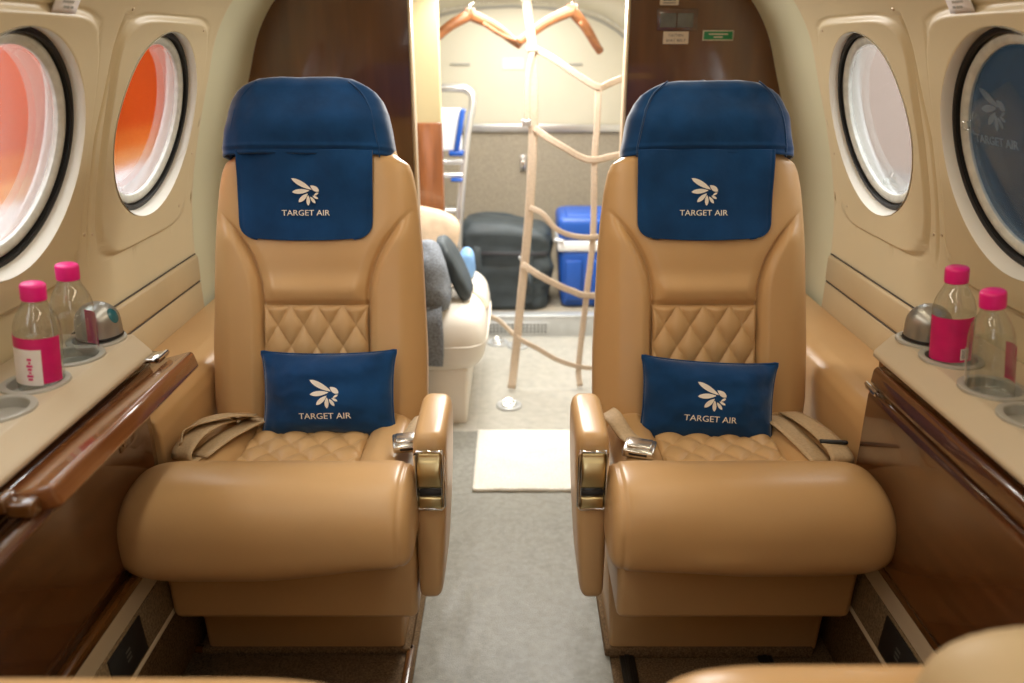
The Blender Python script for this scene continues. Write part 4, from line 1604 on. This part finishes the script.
mesh('net_buckle', *rbox((.044, 2.687, .952), (.030, .010, .022), .003, 2), alu_m, t, sharp=50)
mesh('net_buckle', *rbox((.060, 2.690, 1.180), (.040, .012, .018), .003, 2), web_m, t, sharp=50)

# coat hangers on their hooks
def hanger(hook, tip_a, tip_b, apex, label):
    t = empty('coat_hanger', hook, label, 'hanger', 'wooden coat hangers')
    hk, A, B, P = Vector(hook), Vector(tip_a), Vector(tip_b), Vector(apex)
    mb = MB()
    for E_ in (A, B):
        mid = P.lerp(E_, .45) + Vector((0, 0, .012))
        mb.add(*tube([P + (P - E_) * .03, P, mid, P.lerp(E_, .8) + Vector((0, 0, .004)), E_], lambda q: .0240 - .009 * q, 10, 5))
    mb.build('shoulder_bar', hanger_m, t)
    lo = MB().add(*tube([P.lerp(B, .25) - Vector((0, .02, .002)), P.lerp(B, .62) - Vector((0, .03, .004)), P.lerp(B, 1.02) + Vector((0, -.03, .012))], .0085, 8, 5))
    lo.build('trouser_bar', hanger_m, t)
    c = P + Vector((0, 0, .055))
    pts = [P + Vector((0, 0, .005)), P + Vector((0, 0, .025))] + [c + Vector((.020 * math.sin(a), 0, -.020 * math.cos(a))) for a in [k * PI / 6 for k in range(0, 9)]]
    mesh('hook', *tube(pts, .0028, 8, 4), chrome_m, t)
    return t


hanger((-.165, 3.30, 1.385), (-.335, 3.26, 1.185), (.030, 3.36, 1.188), (-.165, 3.30, 1.300), 'wooden coat hanger nearest the ladder, hanging square to the view')
hanger((.225, 3.30, 1.40), (.020, 3.22, 1.200), (.350, 3.40, 1.165), (.225, 3.30, 1.315), 'wooden coat hanger to the right of the thick net strap, turned askew')
t = empty('coat_rail', (0, 3.30, 1.385), 'thin metal coat rail under the aft ceiling', 'rail')
mesh('rail_tube', *tube([(-.47, 3.30, 1.385 - .014), (0, 3.30, 1.385), (.47, 3.30, 1.385 - .014)], .006, 10, 4), alu_m, t)

# folded step ladder
t = empty('step_ladder', (-.25, 3.42, .10), 'aluminium step ladder with blue fittings standing folded against the rear compartment wall', 'ladder')
lad = [(-.235, 3.34, .10), (-.228, 3.36, .50), (-.190, 3.40, .84), (-.166, 3.42, .97), (-.185, 3.43, 1.015), (-.24, 3.43, 1.025), (-.44, 3.43, 1.025), (-.48, 3.42, 1.03), (-.50, 3.40, .90), (-.52, 3.34, .10)]
mesh('ladder_frame', *tube(lad, .016, 12, 5), alu_m, t)
for k, z in enumerate((.34, .53, .68, .735)):
    mesh('ladder_rung', *rbox((-.36, 3.385, z), (.30, .05, .018), .005, 2), alu_m, t, sharp=50)
mesh('top_tread', *rbox((-.335, 3.375, .865), (.25, .03, .17), .006, 2, Matrix.Rotation(-.15, 3, 'X')), coolw_m, t, sharp=50)
mesh('blue_clip', *rbox((-.218, 3.355, .865), (.022, .04, .17), .006, 2, Matrix.Rotation(.18, 3, 'Y')), bluep_m, t, sharp=50)
mesh('blue_foot', *rbox((-.235, 3.355, .772), (.060, .04, .022), .006, 2), bluep_m, t, sharp=50)
mesh('blue_foot', *rbox((-.235, 3.365, .662), (.050, .04, .014), .005, 2), bluep_m, t, sharp=50)

# black duffel bag
t = empty('duffel_bag', (-.04, 3.50, .09), 'large black soft travel bag between the ladder and the blue cooler', 'bag')
def bagf(i, j):
    n1, n2 = 60, 40
    ph = 2 * PI * i / n1
    tz = j / n2
    x = sgnpow(math.cos(ph), .3)
    y = sgnpow(math.sin(ph), .5)
    prof_ = [(0, .96), (.04, 1.), (.5, 1.02), (.9, .99), (.96, .93), (1., .78)]
    k = itp(prof_, tz)
    p = Vector((x * .208 * k, y * .15 * k, .385 * tz))
    k2 = 1 + .09 * noise.noise(p * 7) + .07 * noise.noise(p * 17) + .03 * noise.noise(p * 40)
    top = -.03 * smooth01((p.x + .05) / .2) * tz - .02 * tz * smooth01((-p.x - .15) / .06)
    return Vector((-.035 + p.x * k2, 3.50 + p.y * k2, .092 + p.z * (1 + .04 * noise.noise(Vector((p.x * 8, p.y * 8, 1)))) + top))
v, f = grid(bagf, 60, 41, cu=True)
f += [tuple(range(60)), tuple(range(60 * 40, 60 * 41))]
mesh('bag_body', v, f, bag_m, t)
mesh('bag_strap', *strap([(-.16, 3.42, .44), (-.155, 3.345, .36), (-.15, 3.335, .22), (-.14, 3.34, .12)], .034, (1, 0, 0), .005), bag_m, t)
mesh('bag_strap', *strap([(.06, 3.42, .44), (.065, 3.34, .36), (.07, 3.33, .22), (.07, 3.34, .12)], .034, (1, 0, 0), .005), bag_m, t)
mesh('bag_handle', *tube([(.062, 3.332, .30), (.07, 3.30, .26), (.075, 3.295, .22), (.07, 3.33, .18)], .010, 8, 4), bag_m, t)
mesh('zip_band', *strap([(-.21, 3.37, .352), (-.1, 3.335, .352), (.05, 3.33, .35), (.15, 3.36, .345)], .016, (0, .2, 1), .004), ink_m, t)
mesh('bag_clip', *rbox((.035, 3.328, .335), (.022, .01, .014), .003, 2), alu_m, t, sharp=50)

# blue cooler
t = empty('cool_box', (.405, 3.52, .09), 'blue plastic cool box with white lid band behind the net', 'cool box')
v, f = rbox((.405, 3.52, .225), (.41, .28, .268), .03, 4, taper=(.93, .93))
mesh('box_body', v, f, bluep_m, t, sharp=60)
mesh('white_band', *rbox((.405, 3.52, .372), (.424, .292, .048), .012, 3), coolw_m, t, sharp=60)
mesh('lid', *rbox((.405, 3.52, .446), (.420, .288, .104), .028, 4), bluep_m, t, sharp=60)
mesh('lid_top', *rbox((.405, 3.51, .497), (.35, .22, .016), .008, 3), bluep_m, t, sharp=60)
for k in range(3):
    mesh('body_rib', *rbox((.265 + k * .115, 3.378, .22), (.07, .012, .18), .005, 2), bluep_m, t, sharp=60)
mesh('handle', *tube([(.196, 3.54, .368), (.188, 3.47, .380), (.186, 3.40, .395), (.215, 3.365, .400)], .008, 8, 5), coolw_m, t)

# ------------------------------------------------------------------ facing seats at the very front
def front_seat(x0, x1, y0, y1, zt, label, m):
    t = empty('facing_seat', ((x0 + x1) / 2, (y0 + y1) / 2, 0), label, 'seat', 'facing seats nearest the camera')
    v, f = superpad(x0, x1, y0, y1, .40, zt, .05, 40, 30, None, None, 4.)
    mesh('backrest', v, f, leather, t)
    mesh('seat_shell', *rbox(((x0 + x1) / 2, (y0 + y1) / 2 - .02, .22), ((x1 - x0) * .92, (y1 - y0), .42), .02, 3), leather, t, sharp=60)
    return t


front_seat(.112, .585, .30, .552, .712, 'tan leather facing seat at the bottom right corner, its top close to the camera', True)
t = bpy.data.objects['facing_seat']
v, f = superpad(.295, .585, .28, .498, .60, .815, .08, 40, 30, None, None, 2.6)
mesh('armrest', v, f, lower_m, t)  # darker sidewall tan puts the shade on this armrest into its colour
front_seat(-.585, -.11, .28, .535, .714, 'tan leather facing seat along the bottom left edge, its top close to the camera', True)

# dark seat rails on the brown carpet, framed floor plate in front of the left seat
for side in (-1, 1):
    for x, nm in ((.235, 'inner'), (.52, 'outer')):
        q = MB().add(*rbox((side * x, 1.0, .004), (.030, 1.9, .008), .002, 1)).add(*rbox((side * x, 1.0, .0085), (.010, 1.9, .004), .001, 1))
        o = q.build('trim_seat_rail', black_m, sharp=50)
        tag(o, kind='structure')
t = empty('floor_plate', (-.45, 1.13, .010), 'dark edged carpeted floor plate in front of the seat beside the raised table leaf', 'floor plate')
q = MB().add(*rbox((-.455, 1.328, .014), (.50, .016, .014), .003, 2)).add(*rbox((-.212, 1.12, .014), (.016, .43, .014), .003, 2)).add(*rbox((-.698, 1.12, .014), (.016, .43, .014), .003, 2))
q.build('plate_edge', wood_dark, t, sharp=50)
mesh('plate_carpet', *rbox((-.455, 1.115, .010), (.49, .42, .004), .001, 1), carpet_b, t)
o = mesh('plate_film', *film(-.70, -.212, .92, 1.322, .0145, 3.3, .003, 40, 40), plate_film_m, t)

# ducts of black plates let into the carpeted strip
for side, lab in ((-1, 'black plate in the carpeted strip under the cabinet with the raised table leaf'), (1, 'black plate in the carpeted strip under the cabinet with the closed table leaf')):
    t = empty('duct_plate', (side * .628, .98, .257), lab, 'plate', 'black duct plates')
    

    def dp(y, k, off):
        x, z = .631 + (.626 - .631) * k, .298 + (.216 - .298) * k
        return Vector((side * (x - off), y, z + off * .25))
    v = [dp(.985, .08, .003), dp(1.095, .08, .003), dp(1.095, .92, .003), dp(.985, .92, .003), dp(.985, .08, -.004), dp(1.095, .08, -.004), dp(1.095, .92, -.004), dp(.985, .92, -.004)]
    f = [(0, 1, 2, 3), (7, 6, 5, 4), (0, 4, 5, 1), (1, 5, 6, 2), (2, 6, 7, 3), (3, 7, 4, 0)]
    mesh('plate', *bevelled((v, f), .0012, 2), black_m, t, sharp=40)
    w = MB()
    for a in (.35, .45, .55):
        w.add([dp(1.03, a, .0036), dp(1.045, a, .0036), dp(1.045, a + .05, .0036), dp(1.03, a + .05, .0036)], [(0, 1, 2, 3)])
    w.build('plate_marks', panelgrey_m, t, smooth=False)

# clear sunshade with a suction cup on the dimmed window, suction cup on the far right window
def in_win(side, Yc, u, w, d):
    p, nrm = prof(SC)
    c = WP(side, SC, Yc, 0)
    ax = Vector((-side * nrm.x, 0, -nrm.y))
    xx = Vector((0, 1, 0))
    yy = Vector((0, 0, 1))
    yy = (yy - ax * yy.dot(ax)).normalized()
    return c + xx * u + yy * w + ax * d, ax


pc, ax = in_win(1, WY[1], 0, 0, .019)
t = empty('window_shade', pc, 'clear round shade with a pale printed emblem on the dimmed right window', 'window shade')
mesh('shade_film', *lathe([(0, 0), (.147, 0), (.147, .0012), (0, .0012)], pc, 64, ax), shade_m, t, smooth=False)
lg = MB()


def pw(a, b, lift):
    return in_win(1, WY[1], .075 - a * .115, .0 + b * .115, 0.0185 - lift)[0]
v, f = thicken(LOGO[0], LOGO[1], pw, .0005)
mesh('printed_emblem', v, f, frost_m, t, smooth=False)
for side, Yc, u, w, lab in ((1, WY[1], .132, .030, 'clear suction cup at the edge of the dimmed right window'), (1, WY[0], -.02, -.12, 'clear suction cup near the bottom of the pale right window')):
    pc, ax = in_win(side, Yc, u, w, .0185)
    t = empty('suction_cup', pc, lab, 'suction cup', 'clear suction cups')
    mesh('cup', *lathe([(.019, 0), (.014, -.003), (.007, -.0055), (.005, -.007), (.005, -.010)], pc, 28, ax), plastic_m, t)
    mesh('knob', *lathe([(.005, -.010), (.0075, -.011), (.0085, -.014), (.0075, -.017), (0, -.018)], pc, 20, ax), plastic_m, t)

# ------------------------------------------------------------------ cabin ends, ceiling lamps and added aft fill
tag(mesh('wall_front_left', *prism([(-.80, -.02), (-.80, .87), (-.73, 1.1), (-.55, 1.38), (-.08, 1.49), (-.08, -.02)], -.66, -.62), wood_dark, smooth=False), kind='structure')
tag(mesh('wall_front_right', *prism([(.80, -.02), (.80, .87), (.73, 1.1), (.55, 1.38), (.08, 1.49), (.08, -.02)], -.66, -.62), wood_dark, smooth=False), kind='structure')
for side in (-1, 1):
    lab = 'cream ceiling wash light strip above the ' + ('left' if side < 0 else 'right') + ' seats'
    a = bpy.data.lights.new('ceiling_strip_light', 'AREA')
    a.shape = 'RECTANGLE'
    a.size, a.size_y = .06, 1.9
    a.energy = 4.6 if side < 0 else 3.8
    a.color = (1, .90, .74) if side < 0 else (1, .85, .62)
    o = bpy.data.objects.new('ceiling_strip_light', a)
    C.objects.link(o)
    o.location = (side * .33, .80, 1.43)
    o.rotation_euler = (0, math.radians(side * 22), 0)
# added area fill that brightens the aft compartment, no real fixture
a = bpy.data.lights.new('aft_fill_light', 'AREA')
a.shape = 'RECTANGLE'
a.size, a.size_y = .5, .8
a.energy = 12
a.color = (1, .98, .94)
o = bpy.data.objects.new('aft_fill_light', a)
C.objects.link(o)
o.location = (.05, 3.45, 1.36)
o.rotation_euler = (math.radians(6), 0, 0)

a = bpy.data.lights.new('entry_fill_light', 'AREA')  # added fill over the entry, brightens the rug and ivory seat
a.shape = 'RECTANGLE'
a.size, a.size_y = .6, .3
a.energy = 26
a.color = (1, .98, .94)
o = bpy.data.objects.new('entry_fill_light', a)
C.objects.link(o)
o.location = (.05, 2.92, 1.42)
o.rotation_euler = (math.radians(-30), 0, 0)
a = bpy.data.lights.new('threshold_fill_light', 'AREA')  # second added fill lamp, aimed at the rug
a.shape = 'RECTANGLE'
a.size, a.size_y = .4, .16
a.energy = 11
a.color = (1, .98, .94)
o = bpy.data.objects.new('threshold_fill_light', a)
C.objects.link(o)
o.location = (.06, 2.44, 1.44)
o.rotation_euler = (math.radians(-12), 0, 0)
# daylight that falls in through the open entry door on the left of the aft cabin
a = bpy.data.lights.new('entry_door_daylight', 'AREA')
a.shape = 'RECTANGLE'
a.size, a.size_y = 1.15, .64
a.energy = 7
a.color = (1, .98, .94)
o = bpy.data.objects.new('entry_door_daylight', a)
C.objects.link(o)
o.location = (-.80, 2.76, .80)
o.rotation_euler = (0, math.radians(-90 + 12), 0)

# ------------------------------------------------------------------ outside: apron, hangar, terminal and sky
GZ = -1.15
tag(mesh('ground', *grid(lambda i, j: Vector((-60 + 15 * i, -60 + 15 * j, GZ)), 9, 9), apron_m, smooth=False), kind='structure')
t = empty('hangar', (-6.2, 6, GZ), 'orange hangar wall with a pale lower band outside the left windows', 'building')
mesh('hangar_wall', *rbox((-6.6, 6, GZ + 3.42), (.6, 34, 4.76), .02, 1), orange_m, t, smooth=False)
mesh('hangar_plinth', *rbox((-6.6, 6, GZ + .24), (.66, 34, .48), .02, 1), coolw_m, t, smooth=False)
mesh('hangar_wall_band', *rbox((-6.6, 6, GZ + .89), (.62, 34, .32), .01, 1), band2_m, t, smooth=False)
mesh('hangar_wall_band', *rbox((-6.6, 6, GZ + .60), (.64, 34, .28), .01, 1), peach_m, t, smooth=False)
t = empty('terminal', (7.5, 8, GZ), 'pale beige building outside the right windows', 'building')
mesh('terminal_wall', *rbox((8, 9, GZ + 2.4), (.8, 34, 4.8), .02, 1), beigew_m, t, smooth=False)
mesh('terminal_roof', *rbox((7.9, 9, GZ + 4.9), (1.6, 34.4, .25), .05, 1), sill_m, t, smooth=False)

w = bpy.data.worlds.new('sky')
bpy.context.scene.world = w
w.use_nodes = True
bg = w.node_tree.nodes['Background']
bg.inputs[0].default_value = (.93, .97, 1.0, 1)
bg.inputs[1].default_value = 4.0

sc = bpy.context.scene
sc.view_settings.view_transform = 'Standard'
sc.view_settings.look = 'None'
sc.view_settings.gamma = 1
sc.view_settings.exposure = .10
sc.view_settings.use_curve_mapping = False
sc.cycles.max_bounces = 10
sc.cycles.transparent_max_bounces = 24
sc.cycles.transmission_bounces = 10
sc.cycles.caustics_refractive = True
sc.cycles.caustics_reflective = False
sc.cycles.sample_clamp_indirect = 6
sc.cycles.use_denoising = True
